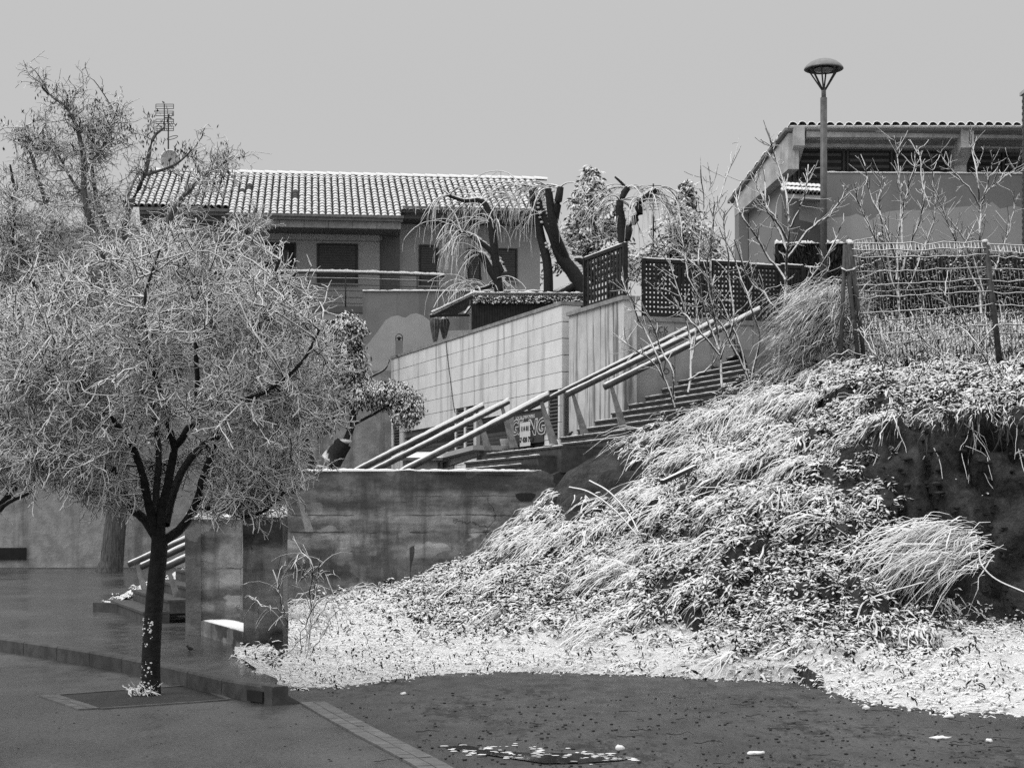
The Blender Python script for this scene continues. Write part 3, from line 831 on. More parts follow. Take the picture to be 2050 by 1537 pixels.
for k in range(len(p)):
    rt.add(grow(p[k] + nn[k] * .04, np.array([random.gauss(0, .5), -.25, -1]), random.uniform(.25, .9), 7, .22, .25), .007, .003, 4)
o = rt.build('hanging_roots', M['twig_light']); tag(o, kind='stuff')
# arching clump at the foot of the cliff
def clump(cpx, n, L, W, dirs, droop, name, mat, spread, jit=.22):
    B, D = [], []
    for i in range(n):
        k = random.randrange(len(cpx)); x, y, d = cpx[k]
        c = P(x, y, d) + np.array([random.gauss(0, spread), random.gauss(0, spread), random.gauss(0, spread * 0.5)])
        B.append(c); D.append(unit(np.array(dirs) + rv() * jit))
    n_ = np.zeros((n, 3)); n_[:, 2] = 1
    return ribbons(np.array(B), np.array(D), n_, RS.uniform(*L, n), RS.uniform(*W, n), RS.uniform(*droop, n), 7)
c1_ = clump([(1830, 1075, 21.4), (1855, 1060, 21.5), (1880, 1055, 21.6), (1905, 1058, 21.6), (1935, 1068, 21.5), (1955, 1085, 21.4), (1970, 1105, 21.3), (1900, 1110, 21.0), (1850, 1120, 20.9), (1930, 1135, 20.9)], 420, (0.25, 1.35), (0.005, 0.015), (-0.85, -0.45, 0.10), (0.35, 0.9), '', None, 0.13)
c2_ = clump([(1660, 610, 31.2), (1680, 600, 31.3), (1650, 640, 31.0), (1690, 620, 31.2), (1640, 680, 31.0)], 1900, (0.4, 1.15), (0.004, 0.011), (-0.75, -0.4, 0.5), (0.7, 1.2), '', None, 0.28, .36)
o = obj_np('arching_grass', *c1_, M['strand'], None, True); tag(o, kind='stuff')
o = obj_np('hanging_dry_grass', *c2_, M['hang_grass'], None, True); tag(o, kind='stuff')
# leafy undergrowth
nros, per = 4400, 15
p, nn, px, py = sample(nros, inview * (leafzone * 1.1 * (.15 + .85 * cleft) + 0.14 * (1 - flat) * cleft + 1.2 * np.exp(-(((fpx - 1725 - (fpy - 950) * .25) / 45) ** 2 + ((fpy - 960) / 120) ** 4))) * (fnz > .3) * np.maximum(below_edge, .25 * (fpx < 1800)) * (1 - gapf))
ctr = p + nn * RS.uniform(0.03, 0.16, (nros, 1))
az = RS.uniform(0, 2 * math.pi, (nros, per))
D = np.stack([np.cos(az), np.sin(az), RS.uniform(-1.5, .25, (nros, per))], -1).reshape(-1, 3)
sz_ = np.repeat(RS.uniform(.7, 1.4, nros), per)
Lf = RS.uniform(0.05, 0.10, nros * per) * sz_
C = np.repeat(ctr, per, axis=0) + D * Lf[:, None] * .55 + RS.normal(0, .012, (nros * per, 3)) + np.stack([np.zeros(nros * per), np.zeros(nros * per), RS.uniform(-.07, .07, nros * per)], -1)
v, f = leaves(C, D, Lf, Lf * RS.uniform(.3, .5, nros * per))
o = obj_np('leafy_undergrowth', v, f, M['bank_leaf'], None, False); tag(o, kind='stuff')
# tall dry grass on the plateau behind the mesh fence
n = 7500
B = np.array([P(random.uniform(1690, 2090), 0, 0)] * 0 + [np.array([(random.uniform(1690, 2090) - CX) * 31.4 / FPX, random.uniform(30.6, 33.2), 0]) for _ in range(n)])
B[:, 2] = 4.25 + (B[:, 1] - 30.4) * 0.36
D = RS.normal(0, 0.3, (n, 3)); D[:, 2] += 1.0; D /= np.linalg.norm(D, axis=1, keepdims=True)
nz = np.zeros((n, 3)); nz[:, 2] = 1
v, f = ribbons(B, D, nz, RS.uniform(0.35, 1.05, n), RS.uniform(0.008, 0.024, n), RS.uniform(0.3, 1.5, n), 7)
o = obj_np('tall_dry_grass', v, f, M['dry_grass'], None, True); tag(o, kind='stuff')
# ================================================================== STAIRS AND WALLS
FS = Frame((0.679, 33.0), (0.942, 0.336))      # p climbs along the stairs, q runs back along the treads
FL = Frame((0.598, 29.04), (0.942, 0.336))     # lowest flight, nearer to us
stp = thing('staircase', 'wide dark stone staircase climbing from the plaza up past the stone faced wall', 'staircase', FS.w(0, 1, 0.17))
def step(fr, a0, a1, b0, b1, z, h=0.55, snowy=True):
    mb = MB()
    mb.box(fr.w(a0, b0, z - h), fr.v1() * (a1 - a0), fr.v2() * (b1 - b0), (0, 0, h - 0.035))
    mb.box(fr.w(a0 - 0.03, b0 - 0.004, z - 0.035), fr.v1() * (a1 - a0), fr.v2() * (b1 - b0 + 0.008), (0, 0, 0.035))
    s = obj('step', mb, M['step'], stp)
    if snowy:
        c0_, c1_ = fr.w(a0 + 0.01, b0 + 0.03, z), fr.w(a0 + 0.01, b1 - 0.02, z)
        obj('snow_line', snow_strip(c0_, c1_, fr.v1(), 0.06, 0.014, 26, 0.9), M['snow'], s, True)
for i in range(12):
    step(FS, 1.25 + .39 * i, 1.25 + .39 * (i + 1) if i < 11 else 7.5, -0.7, 3.55, 3.07 + .18 * (i + 1))
step(FS, 0.0, 1.25, -0.7, 3.55, 3.07, 0.5)
for i in range(8):
    step(FS, -0.36 * (i + 1), -0.36 * i, -0.45, 3.55 + 0.35, 3.07 - .17 * (i + 1), 0.5)
amax = FL.p_at(560, -1.0)
for i in range(13):
    a0 = -6.75 + .36 * i
    if a0 > amax - .1: break
    step(FL, a0, min(a0 + .36, amax) if i < 12 else amax, -1.0, 3.35 - (0.25 if i > 0 else -0.3), 0.17 + .17 * (i + 1), 0.4 if i > 1 else 0.2, False)
# dark mass below the steps
mb = MB()
for a0, a1, z0, z1 in ((-2.9, 0.0, 1.2, 2.6), (0.0, 1.25, 2.6, 2.6), (1.25, 5.6, 2.6, 4.6)):
    mb.hexa([FS.w(a0, -0.66, 0.1), FS.w(a1, -0.66, 0.1), FS.w(a1, 3.5, 0.1), FS.w(a0, 3.5, 0.1), FS.w(a0, -0.66, z0), FS.w(a1, -0.66, z1), FS.w(a1, 3.5, z1), FS.w(a0, 3.5, z0)])
obj('base', mb, M['step'], stp)

rails = []
def handrail(fr, b, a0, z0, a1, z1, lab, k=1.0, wall=False):
    t = thing('handrail', lab, 'handrail', fr.w(a0, b, z0 - .85 * k), 'stair handrails')
    mb = MB(); r = 0.062 * k if not wall else 0.045
    mb.tube([fr.w(a0, b, z0), fr.w(a1, b, z1)], r, 14)
    obj('rail', mb, M['railmetal'], t, True)
    c = snow_strip(fr.w(a0, b, z0 + r * 0.72), fr.w(a1, b, z1 + r * 0.72), fr.v2(), r * 1.25, r * 0.5, 60, 0.35)
    obj('snow_cap', c, M['snow'], t, True)
    if wall:
        for s in (0.15, 0.5, 0.85):
            mb = MB(); a = a0 + (a1 - a0) * s; z = z0 + (z1 - z0) * s
            mb.tube([fr.w(a, b, z - r), fr.w(a, b + 0.12, z - 0.09)], 0.014, 6); obj('bracket', mb, M['metal'], t, True)
        return t
    sl = (z1 - z0) / (a1 - a0)
    L = a1 - a0
    m = 2 if L < 4 else 3
    for i in range(m):
        a = a0 + 0.14 + (L - 0.28) * i / (m - 1); z = z0 + sl * (a - a0)
        foot = fr.w(a + 0.26 * k, b, z - 0.86 * k)
        mb = MB()
        top = fr.w(a, b, z - r * 0.6); d = foot - top
        # tapered flat steel post, broad at the foot
        u = fr.v1(); v = fr.v2()
        mb.hexa([foot - u * .085 * k - v * .02, foot + u * .085 * k - v * .02, foot + u * .085 * k + v * .02, foot - u * .085 * k + v * .02,
                 top - u * .03 * k - v * .016, top + u * .03 * k - v * .016, top + u * .03 * k + v * .016, top - u * .03 * k + v * .016])
        obj('post', mb, M['post'], t)
    return t
handrail(FL, 0.0, -6.40, .92, FL.p_at(520, 0), .92 + .462 * (FL.p_at(520, 0) + 6.4), 'steel handrail nearest the pillars on the lowest flight, behind the bare street tree', .88)
handrail(FL, 1.96, -6.42, .92, FL.p_at(540, 1.96), .92 + .46 * (FL.p_at(540, 1.96) + 6.42), 'middle steel handrail of the lowest flight with snow along its top', .88)
handrail(FL, 3.36, -6.44, .92, -3.35, 2.31, 'farthest handrail of the lowest flight, its upper end showing above the pillar tops', .88)
handrail(FS, 0.0, -3.2, 2.40, 0.0, 4.057, 'front handrail of the middle flight, ending beside the dark painted shop sign', 1)
handrail(FS, 2.23, -3.2, 2.45, 0.0, 4.077, 'middle handrail of the middle flight rising from behind the concrete wall', 1)
handrail(FS, 3.82, -3.2, 2.46, 0.0, 4.084, 'back handrail of the middle flight, nearest the stone faced wall', 1)
handrail(FS, 0.0, 1.152, 4.228, 4.46, 5.84, 'front handrail of the top flight, its low end nearest the snowy bank', 1)
handrail(FS, 2.23, 1.25, 4.23, 4.55, 5.83, 'middle handrail of the top flight, low end beside the corner of the stone wall', 1)
handrail(FS, 3.55, 0.9, 4.02, 4.6, 5.86, 'thin dark back handrail fixed along the wall with graffiti', 1, True)

# frontal old concrete wall with snow on top
WY = 31.4
cw = thing('concrete_wall', 'long old stained concrete wall with thin snow on top in front of the stairs', 'wall', P(800, 1190, WY))
xl, xr = P(548, 0, WY)[0], P(1108, 0, WY)[0]
ztop = P(0, 941, WY)[2]
mb = MB()
nx = 60
def wall_grid(mb, x0, x1, y, z0, zt, nx, nz_, amp):
    vs, fs = [], []
    for i in range(nx + 1):
        for j in range(nz_ + 1):
            x = x0 + (x1 - x0) * i / nx; z = z0 + (zt(x) - z0) * j / nz_
            lift = 0.018 * math.sin(z * 9.0) if amp else 0
            vs.append((x, y - amp * noise.noise(Vector((x * 1.3, y, z * 2.2))) - lift * amp * 8, z))
    for i in range(nx):
        for j in range(nz_):
            a = i * (nz_ + 1) + j
            fs.append((a, a + nz_ + 1, a + nz_ + 2, a + 1))
    mb.add(vs, fs)
def zt(x):
    e = (x - (xr - 0.28)) / 0.28
    return ztop - (0.10 * max(0, e) ** 2) + 0.012 * noise.noise(Vector((x * 3, 1, 1)))
wall_grid(mb, xl, xr, WY, -0.1, zt, nx, 40, 0.035)
mb.add([(xr, WY, -.1), (xr, WY + .28, -.1), (xr, WY + .28, zt(xr)), (xr, WY, zt(xr)), (xl, WY, -.1), (xl, WY + .28, -.1), (xl, WY + .28, zt(xl)), (xl, WY, zt(xl))],
       [(0, 1, 2, 3), (4, 7, 6, 5), (3, 2, 6, 7), (1, 5, 6, 2)])
obj('wall', mb, M['concrete'], cw)
obj('snow_cap', snow_strip((xl, WY + .14, ztop - .02), (xr - .22, WY + .14, ztop - .025), (0, 1, 0), 0.29, 0.045, 150, 0.6), M['snow'], cw, True)
mb = MB()
hx, hz = P(1052, 0, WY)[0], P(0, 995, WY)[2]
mb.add([(hx + .17 * math.cos(t) * (1 + .2 * math.sin(3 * t)), WY - .04, hz + .10 * math.sin(t) * (1 + .25 * math.cos(2 * t))) for t in np.linspace(0, 2 * math.pi, 15)[:-1]], [tuple(range(13, -1, -1))])
obj('hole', mb, M['dark'], cw)
# broken plaster flake by the hole, and end jamb
mb = MB(); mb.box((xr - .015, WY - .03, P(0, 1005, WY)[2]), (.05, 0, 0), (0, .2, 0), (0, 0, .34)); obj('jamb', mb, M['concrete'], cw)

# two old gate pillars
def rough_box(x0, x1, y0, y1, z0, z1, n=(8, 8, 16), amp=0.02):
    mb = MB()
    def face(o, a, b, na, nb):
        o, a, b = map(lambda t: np.array(t, float), (o, a, b)); vs, fs = [], []
        for i in range(na + 1):
            for j in range(nb + 1):
                p = o + a * i / na + b * j / nb
                q = Vector(p * 2.3)
                vs.append(p + amp * np.array([noise.noise(q), noise.noise(q + Vector((9, 0, 0))), noise.noise(q + Vector((0, 9, 0))) * (0.6 if p[2] > z0 + .05 else 0)]))
        for i in range(na):
            for j in range(nb):
                k = i * (nb + 1) + j; fs.append((k, k + nb + 1, k + nb + 2, k + 1))
        mb.add(vs, fs)
    X, Y, Z = (x1 - x0, 0, 0), (0, y1 - y0, 0), (0, 0, z1 - z0)
    face((x0, y0, z0), X, Z, n[0], n[2]); face((x1, y0, z0), Y, Z, n[1], n[2]); face((x1, y1, z0), (x0 - x1, 0, 0), Z, n[0], n[2])
    face((x0, y1, z0), (0, y0 - y1, 0), Z, n[1], n[2]); face((x0, y0, z1), X, Y, n[0], n[1])
    return mb
p1d, p2d = 23.3, 20.7
t = thing('gate_pillar', 'wide weathered concrete pillar with a paler left edge beside the lower steps', 'pillar', P(430, 1268, p1d), 'old concrete gate pillars')
xa, xb, xc = P(402, 0, p1d)[0], P(481, 0, p1d)[0], P(377, 0, p1d + .2)[0]
zt1 = P(0, 1036, p1d)[2]
obj('shaft', rough_box(xa, xb, p1d, p1d + .55, 0.12, zt1), M['pillar'], t)
obj('jamb', rough_box(xc, xa + .005, p1d - .03, p1d + .5, 0.12, zt1 - .01, (4, 8, 16), .012), mat_concrete('pale_jamb', 0.09, 0.2), t)
obj('snow_cap', snow_strip((xc, p1d + .2, zt1 - .02), (xb, p1d + .2, zt1 - .02), (0, 1, 0), 0.5, 0.10, 40, 0.7), M['snow'], t, True)
t2 = thing('gate_pillar', 'dark mossy square concrete pillar standing in the snow nearest the street tree', 'pillar', P(527, 1300, p2d), 'old concrete gate pillars')
x0, x1 = P(486, 0, p2d)[0], P(566, 0, p2d)[0]; zt2 = P(0, 1032, p2d)[2]
obj('shaft', rough_box(x0, x1, p2d, p2d + .45, 0.05, zt2), M['pillar_dark'], t2)
obj('snow_cap', snow_strip((x0 - .01, p2d + .22, zt2 - .02), (x1, p2d + .22, zt2 - .02), (0, 1, 0), 0.46, 0.11, 36, 0.8), M['snow'], t2, True)
# low sill between the pillars
t = thing('low_wall', 'low concrete sill between the two pillars with smooth snow on top', 'wall', P(445, 1280, 22), None)
A, B = np.array([xa + .01, p1d - .04, 0.10]), np.array([x0 - .01, p2d + .12, 0.10])
mb = MB(); lat = np.array([0.35, 0.32, 0])
zs = 0.36
mb.hexa([A, B, B + lat, A + lat, A + [0, 0, zs - .1], B + [0, 0, zs - .1], B + lat + [0, 0, zs - .1], A + lat + [0, 0, zs - .1]])
obj('sill', mb, M['pillar'], t)
obj('snow_cap', snow_strip(A + lat / 2 + [0, 0, zs - .11], B + lat / 2 + [0, 0, zs - .11], lat, .40, .025, 30, .5), M['snow'], t, True)

# planting bed beside the lowest steps: kerb and snow
bed = thing('planting_bed', 'wedge of snowy ground with a low dark kerb at the foot of the lower handrails', 'planter', P(250, 1225, 31), None)
q = [P(186, 1217, 29.2), P(290, 1226, 28.4), P(378, 1205, 30.5), P(378, 1145, 33.5), P(250, 1190, 31)]
mb = MB()
a, b = q[0].copy(), q[1].copy(); a[2] = b[2] = 0.15
mb.box(a, b - a, (0.05, .16, 0), (0, 0, .17)); obj('bed_kerb', mb, M['kerb'], bed)
mb = MB(); vs = []; n_ = 26
e0, e1, e2, e3 = FL.w(-6.95, 3.05, .20), FL.w(-4.6, 3.2, 1.0), FL.w(-4.6, 5.0, 1.0), FL.w(-6.8, 4.0, .24)
for i in range(n_ + 1):
    for j in range(n_ + 1):
        u, v = i / n_, j / n_
        p = e0 * (1 - u) * (1 - v) + e1 * u * (1 - v) + e3 * (1 - u) * v + e2 * u * v
        p[2] += .08 * noise.noise(Vector(p * 3)) + .05 * noise.noise(Vector(p * 9)); vs.append(p)
mb.add(vs, [(i * (n_ + 1) + j, (i + 1) * (n_ + 1) + j, (i + 1) * (n_ + 1) + j + 1, i * (n_ + 1) + j + 1) for i in range(n_) for j in range(n_)])
so = obj('snow_cover', mb, M['terrain'], bed, True)
aa = so.data.attributes.new('snow', 'FLOAT', 'POINT'); aa.data.foreach_set('value', np.full(len(vs), 0.62, np.float32))
pv = np.array(vs)[RS.randint(0, len(vs), 900)] + RS.normal(0, .05, (900, 3)) * [1, 1, .2]
nn_ = np.zeros((900, 3)); nn_[:, 2] = 1
D = RS.normal(0, .6, (900, 3)); D[:, 2] = np.abs(D[:, 2]) * .7; D /= np.linalg.norm(D, axis=1, keepdims=True)
v, f = ribbons(pv, D, nn_, RS.uniform(.04, .13, 900), RS.uniform(.012, .028, 900), RS.uniform(.3, .7, 900), 4)
g_ = obj_np('grass', v, f, M['strand'], bed, True); g_['kind'] = 'stuff'

# stone faced wall with shop openings (face plane p = AF)
AF = 3.13
def sb(x): return FS.q_at(x, AF)
def sz(x, y): return EYE + (HY - y) * FS.w(AF, sb(x), 0)[1] / FPX
b_near, b_far = sb(1126), sb(785)
z_top = sz(1126, 602)
sw = thing('stone_wall', 'pale stone block wall with sloping view, louvred openings and roller shutters', 'wall', FS.w(AF, (b_near + b_far) / 2, 2.0))
mb = MB(); mb.box(FS.w(AF + .06, b_near + .03, 0.2), FS.v1() * .5, FS.v2() * (b_far - b_near - .03), (0, 0, z_top - .2 - .1))
obj('core', mb, M['joint'], sw)
CH = 0.39
openings = []   # (xl, xr, y_top_left, y_top_right, y_bot, kind)
for xl_, xr_, ytl, ytr, yb, kd in ((789, 801, 845, 842, 900, 'louvre'), (809, 912, 876, 856, 960, 'garage'), (915, 930.5, 817, 814, 902, 'louvre'),
                                   (934, 950, 812, 808, 902, 'louvre'), (955, 1018, 846, 838, 940, 'garage'), (1022, 1092, 834, 820, 912, 'sign'), (1099.5, 1119, 773, 768, 868, 'louvre')):
    openings.append((sb(xr_), sb(xl_), sz(xl_, ytl), sz(xr_, yb), kd))
blockmesh = []
for k in range(3):
    mb = MB()
    mb.hexa([(0, 0, 0), (0, 1, 0), (1, 1, 0), (1, 0, 0), (0, 0, 1), (0, 1, 1), (1, 1, 1), (1, 0, 1)]); blockmesh.append(mesh_np('stone_block', np.array(mb.v), mb.f))
ncourse = int((z_top - 2.3) / CH) + 1
for c in range(ncourse):
    zt_, zb_ = z_top - .10 - c * CH, z_top - .10 - (c + 1) * CH
    first = b_near + (0 if c < 5 else .12)
    ivals = [(first, b_far)]
    for (o0, o1, ot, ob, kd) in openings:
        ov = min(zt_, ot) - max(zb_, ob)
        if ov > CH * .45:
            nv = []
            for s, e in ivals:
                if o1 <= s or o0 >= e: nv.append((s, e)); continue
                if o0 > s: nv.append((s, o0))
                if o1 < e: nv.append((o1, e))
            ivals = nv
    for s, e in ivals:
        L = e - s
        if L < .05: continue
        m = max(1, round(L / 1.25)); w_ = L / m
        for i in range(m):
            d_ = 0.085 + random.uniform(0, .006)
            o_ = FS.w(AF + .062, s + i * w_ + .001, zb_ + .007)
            piece('stone_block', blockmesh[0], M['stone'], sw, frame_matrix(o_, -FS.v1() * d_, FS.v2() * (w_ - .0018), np.array([0, 0, CH - .015])))
    if c < 5:     # return of the corner, turned towards the stairs
        o_ = FS.w(AF - .02, b_near - .03, zb_ + .010)
        piece('stone_block', blockmesh[0], M['stone'], sw, frame_matrix(o_, FS.v1() * .47, FS.v2() * .05, np.array([0, 0, CH - .020])))
mb = MB(); mb.box(FS.w(AF - .06, b_near - .05, z_top - .10), FS.v1() * .62, FS.v2() * (b_far - b_near + .05), (0, 0, .085)); obj('coping', mb, M['coping'], sw)
mb = MB(); mb.box(FS.w(AF + .03, b_near + .03, .5), FS.v1() * .3, FS.v2() * .3, (0, 0, z_top - .10 - 5 * CH - .52)); obj('corner_pier', mb, M['grafwall'], sw)
for (o0, o1, ot, ob, kd) in openings:
    mb = MB(); mb.box(FS.w(AF + .02, o0, ob), FS.v1() * .03, FS.v2() * (o1 - o0), (0, 0, ot - ob)); bk = obj('opening', mb, M['dark'], sw)
    if kd == 'louvre':
        n_ = int((ot - ob) / .085)
        for i in range(n_):
            mb = MB(); z = ob + .02 + i * .085
            mb.hexa([FS.w(AF - .02, o0 + .02, z), FS.w(AF - .02, o1 - .02, z), FS.w(AF + .012, o1 - .02, z + .045), FS.w(AF + .012, o0 + .02, z + .045),
                     FS.w(AF - .02, o0 + .02, z + .012), FS.w(AF - .02, o1 - .02, z + .012), FS.w(AF + .012, o1 - .02, z + .057), FS.w(AF + .012, o0 + .02, z + .057)])
            obj('slat', mb, M['shutter'], bk)
    if kd == 'garage':
        n_ = int((ot - ob - .25) / .10)
        for i in range(n_):
            mb = MB(); z = ob + i * .10
            mb.box(FS.w(AF + .008, o0 + .03, z), FS.v1() * .012, FS.v2() * (o1 - o0 - .3), (0, 0, .088)); obj('slat', mb, M['shutter'], bk)
        mb = MB(); mb.box(FS.w(AF - .005, o1 - .26, ob), FS.v1() * .02, FS.v2() * .24, (0, 0, ot - ob - .06)); obj('jamb', mb, M['rbuild'], bk)
for b_, z_n in ((sb(946), 0), (sb(960), 1)):      # little metal hooks over the coping
    pass
# thin cable running down the stone face
mb = MB(); cpts = [(895, 672), (897, 700), (902, 740), (907, 780), (911, 812), (914, 826)]
mb.tube(smooth_line([FS.w(AF - .045, sb(x), sz(x, y)) for x, y in cpts], 24), .011, 6); cab = obj('cable', mb, M['metal'], None, True)
tag(cab, 'thin dark cable hanging down the pale stone wall to a louvre', 'cable')

# shop sign
so0, so1, st, sbm, _ = openings[5]
sg = thing('shop_sign', 'dark sign with white outlined letters and a pasted phone number notice', 'sign', FS.w(AF, so0, sbm))
mb = MB(); sbot = sz(1060, 888); mb.box(FS.w(AF - .06, so0, sbot), FS.v1() * .05, FS.v2() * (so1 - so0), (0, 0, st - sbot)); obj('panel', mb, M['signpanel'], sg)
def wall_text(body, x, y, size, mat, name, bold=0.0, shear=0.0, off=.07, sxs=1.0):
    me = text_mesh(body, size, shear, .004, bold)
    b_ = sb(x); o_ = FS.w(AF - off, b_, sz(x, y))
    ex = -FS.v2(); ez = np.array([0, 0, 1.0]); ey = np.cross(ex, ez)
    piece(name, me, mat, sg, frame_matrix(o_, ex * sxs, ez, np.cross(ex, ez)))
wall_text('LOCAL DISPONIBLE', 1057, 835.5, .12, M['whiteprint'], 'lettering', sxs=1.3)
wall_text('GF', 1039, 857, .52, M['whiteprint'], 'lettering', .022, .25, .066, 1.25)
wall_text('GF', 1039, 857, .52, M['signpanel'], 'lettering', -.004, .25, .070, 1.25)
wall_text('NG', 1078, 856, .52, M['whiteprint'], 'lettering', .028, .2, .066, 1.6)
wall_text('NG', 1078, 856, .52, M['signpanel'], 'lettering', .002, .2, .070, 1.6)
mb = MB(); b0_, b1_ = sb(1068), sb(1047); zz0, zz1 = sz(1058, 893), sz(1058, 845)
mb.box(FS.w(AF - .085, b0_, zz0), FS.v1() * .008, FS.v2() * (b1_ - b0_), (0, 0, zz1 - zz0)); obj('paper_notice', mb, M['paper'], sg)
wall_text('93 114 81 51', 1057.5, 858.5, .17, M['ink'], 'lettering', .004, 0, .091, 1.25)
wall_text('667 420 796', 1057.5, 880.5, .17, M['ink'], 'lettering', .006, 0, .091, 1.3)

# stained concrete retaining wall
q0, q1 = 3.72, FS.q_at(1139, 3.16)
zt_s = 6.50
rw = thing('retaining_wall', 'pale concrete wall streaked with dark vertical stains above the top flight', 'wall', FS.w(3.2, 4.5, 3.1))
mb = MB(); mb.box(FS.w(3.16, q0, 2.0), FS.v1() * .30, FS.v2() * (q1 - q0), (0, 0, zt_s - 2.0 - .08)); obj('wall', mb, M['striped'], rw)
mb = MB(); mb.box(FS.w(3.10, q0 - .05, zt_s - .08), FS.v1() * .42, FS.v2() * (q1 - q0 + .07), (0, 0, .09)); obj('coping', mb, M['coping'], rw)
# wall with graffiti behind the top flight
gwt = 6.06
gw = thing('panel_wall', 'grey concrete panel wall with scrawled graffiti below the dark lattice fence', 'wall', FS.w(5, 3.9, 3.2))
for i in range(6):
    a0 = 3.47 + i * .95
    mb = MB(); mb.box(FS.w(a0 + .006, 3.84, 3.0), FS.v1() * .938, FS.v2() * .2, (0, 0, gwt - 3.0 - .06)); obj('panel', mb, M['grafwall'], gw)
mb = MB(); mb.box(FS.w(3.47, 3.87, 3.0), FS.v1() * 5.7, FS.v2() * .15, (0, 0, gwt - 3.08)); obj('core', mb, M['joint'], gw)
mb = MB(); mb.box(FS.w(3.45, 3.80, gwt - .06), FS.v1() * 5.75, FS.v2() * .3, (0, 0, .10)); obj('coping', mb, M['coping'], gw)
def graf(body, x, y, size, rotd=0.0):
    me = text_mesh(body, size, 0.1, .002, -.002)
    a_ = FS.p_at(x, 3.835); o_ = FS.w(a_, 3.832, FS.z(a_, 3.835, y))
    ex = FS.v1() * math.cos(rotd) + np.array([0, 0, math.sin(rotd)]); ez = np.array([0, 0, 1.0]) * math.cos(rotd) - FS.v1() * math.sin(rotd)
    piece('graffiti', me, M['ink'], gw, frame_matrix(o_, ex, ez, -FS.v2()))
graf('FUCK', 1318, 661, .19, .1); graf('THE', 1325, 671, .15, .1)
def scrawl(pts, r=.008):
    mb = MB(); q = []
    for x, y in pts:
        a_ = FS.p_at(x, 3.83); q.append(FS.w(a_, 3.833, FS.z(a_, 3.83, y)))
    mb.tube(smooth_line(q, len(pts) * 5), r, 4); obj('graffiti', mb, M['ink'], gw)
scrawl([(1322, 735), (1320, 712), (1326, 699), (1333, 712), (1330, 738), (1327, 742), (1322, 735)])
scrawl([(1327, 745), (1334, 737), (1340, 744), (1334, 748), (1327, 745)])
scrawl([(1346, 730), (1350, 737), (1347, 742), (1352, 746)])
scrawl([(1463, 660), (1462, 678), (1468, 700), (1483, 721), (1484, 700), (1476, 672), (1463, 660)], .012)
scrawl([(1470, 665), (1472, 705)], .01); scrawl([(1477, 680), (1478, 713)], .01); scrawl([(1466, 680), (1482, 700)], .01)

# ------------------------------------------------------------------ dark lattice fences
slat = unit_box('slat')
def lattice(fr, along_p, fixed, c0, c1, z0, z1, lab, nu, nv, topsnow=True, solid=0.62):
    """square lattice in the plane p (along_p) or q at a fixed other coordinate"""
    W = (lambda c, o, z: fr.w(c, fixed + o, z)) if along_p else (lambda c, o, z: fr.w(fixed + o, c, z))
    eu = fr.v1() if along_p else fr.v2(); en = fr.v2() if along_p else fr.v1()
    t = thing('lattice_fence', lab, 'lattice fence', W((c0 + c1) / 2, 0, z0), 'dark lattice fence panels')
    pu, pv_ = (c1 - c0) / nu, (z1 - z0) / nv
    for i in range(nu + 1):
        wd = pu * solid; c = c0 + i * pu - wd / 2
        piece('slat', slat, M['darkwood'], t, frame_matrix(W(c, -.012, z0), eu * wd, en * .011, np.array([0, 0, z1 - z0])))
    for j in range(nv + 1):
        wd = pv_ * solid; z = z0 + j * pv_ - wd / 2
        piece('slat', slat, M['darkwood'], t, frame_matrix(W(c0, .001, z), eu * (c1 - c0), en * .011, np.array([0, 0, wd])))
    for c in (c0 - .05, c1 - .01):
        mb = MB(); mb.box(W(c, -.04, z0 - .12), eu * .07, en * .08, (0, 0, z1 - z0 + .2)); obj('post', mb, M['darkwood'], t)
    for z, h in ((z0 - .09, .09), (z1, .08)):
        mb = MB(); mb.box(W(c0 + .03, -.03, z), eu * (c1 - c0 - .05), en * .06, (0, 0, h)); obj('rail', mb, M['darkwood'], t)
    if topsnow:
        obj('snow_cap', snow_strip(W(c0 - .03, 0, z1 + .07), W(c1 + .03, 0, z1 + .07), en, .07, .03, 30, .6), M['snow'], t, True)
    return t
qs0, qs1 = 3.92, FS.q_at(1172, 3.3)
lattice(FS, False, 3.30, qs0 + .1, qs1, zt_s + .08, 7.62, 'small lattice panel standing on the stained retaining wall, seen at a slant', 12, 7, solid=.5)
xs_ = [1283, 1421, 1494, 1560, 1604, 1642]
labs = ['largest dark lattice panel, right of the slanting one, daylight showing through its holes', 'dark lattice panel above the middle of the graffiti wall, behind the sapling branches',
        'dark lattice panel behind the tall sapling, above the upper end of the handrails', 'narrow dark lattice panel just before the lamp post', 'last dark lattice panel at the foot of the lamp post']
for i in range(5):
    a0, a1 = FS.p_at(xs_[i], 3.95), FS.p_at(xs_[i + 1], 3.95)
    nu = max(4, round((a1 - a0) / .098))
    lattice(FS, True, 3.95, a0 + .08, a1, gwt + .12, 7.30 + .03 * (i % 2), labs[i], nu, 11)

# ------------------------------------------------------------------ rough wall, terrace wall
RY = 54.9
rw2 = thing('stucco_wall', 'long rough pale stucco wall across the back of the wet plaza', 'wall', P(300, 1139, RY))
mb = MB(); x0, x1 = P(-700, 0, RY)[0], P(786, 0, RY)[0]; zt2_ = P(0, 742, RY)[2]
wall_grid(mb, x0, x1, RY, 0.1, lambda x: zt2_, 120, 60, 0.02)
mb.add([(x0, RY, zt2_), (x1, RY, zt2_), (x1, RY + .3, zt2_), (x0, RY + .3, zt2_), (x1, RY, .1), (x1, RY + .3, .1)], [(0, 1, 2, 3), (1, 4, 5, 2)])
obj('wall', mb, M['stucco'], rw2)
mb = MB(); a, b = P(-40, 1096, RY - .06), P(52, 1120, RY - .06); mb.box((a[0], RY - .06, b[2]), (b[0] - a[0], 0, 0), (0, .1, 0), (0, 0, a[2] - b[2])); obj('vent', mb, M['dark'], rw2)
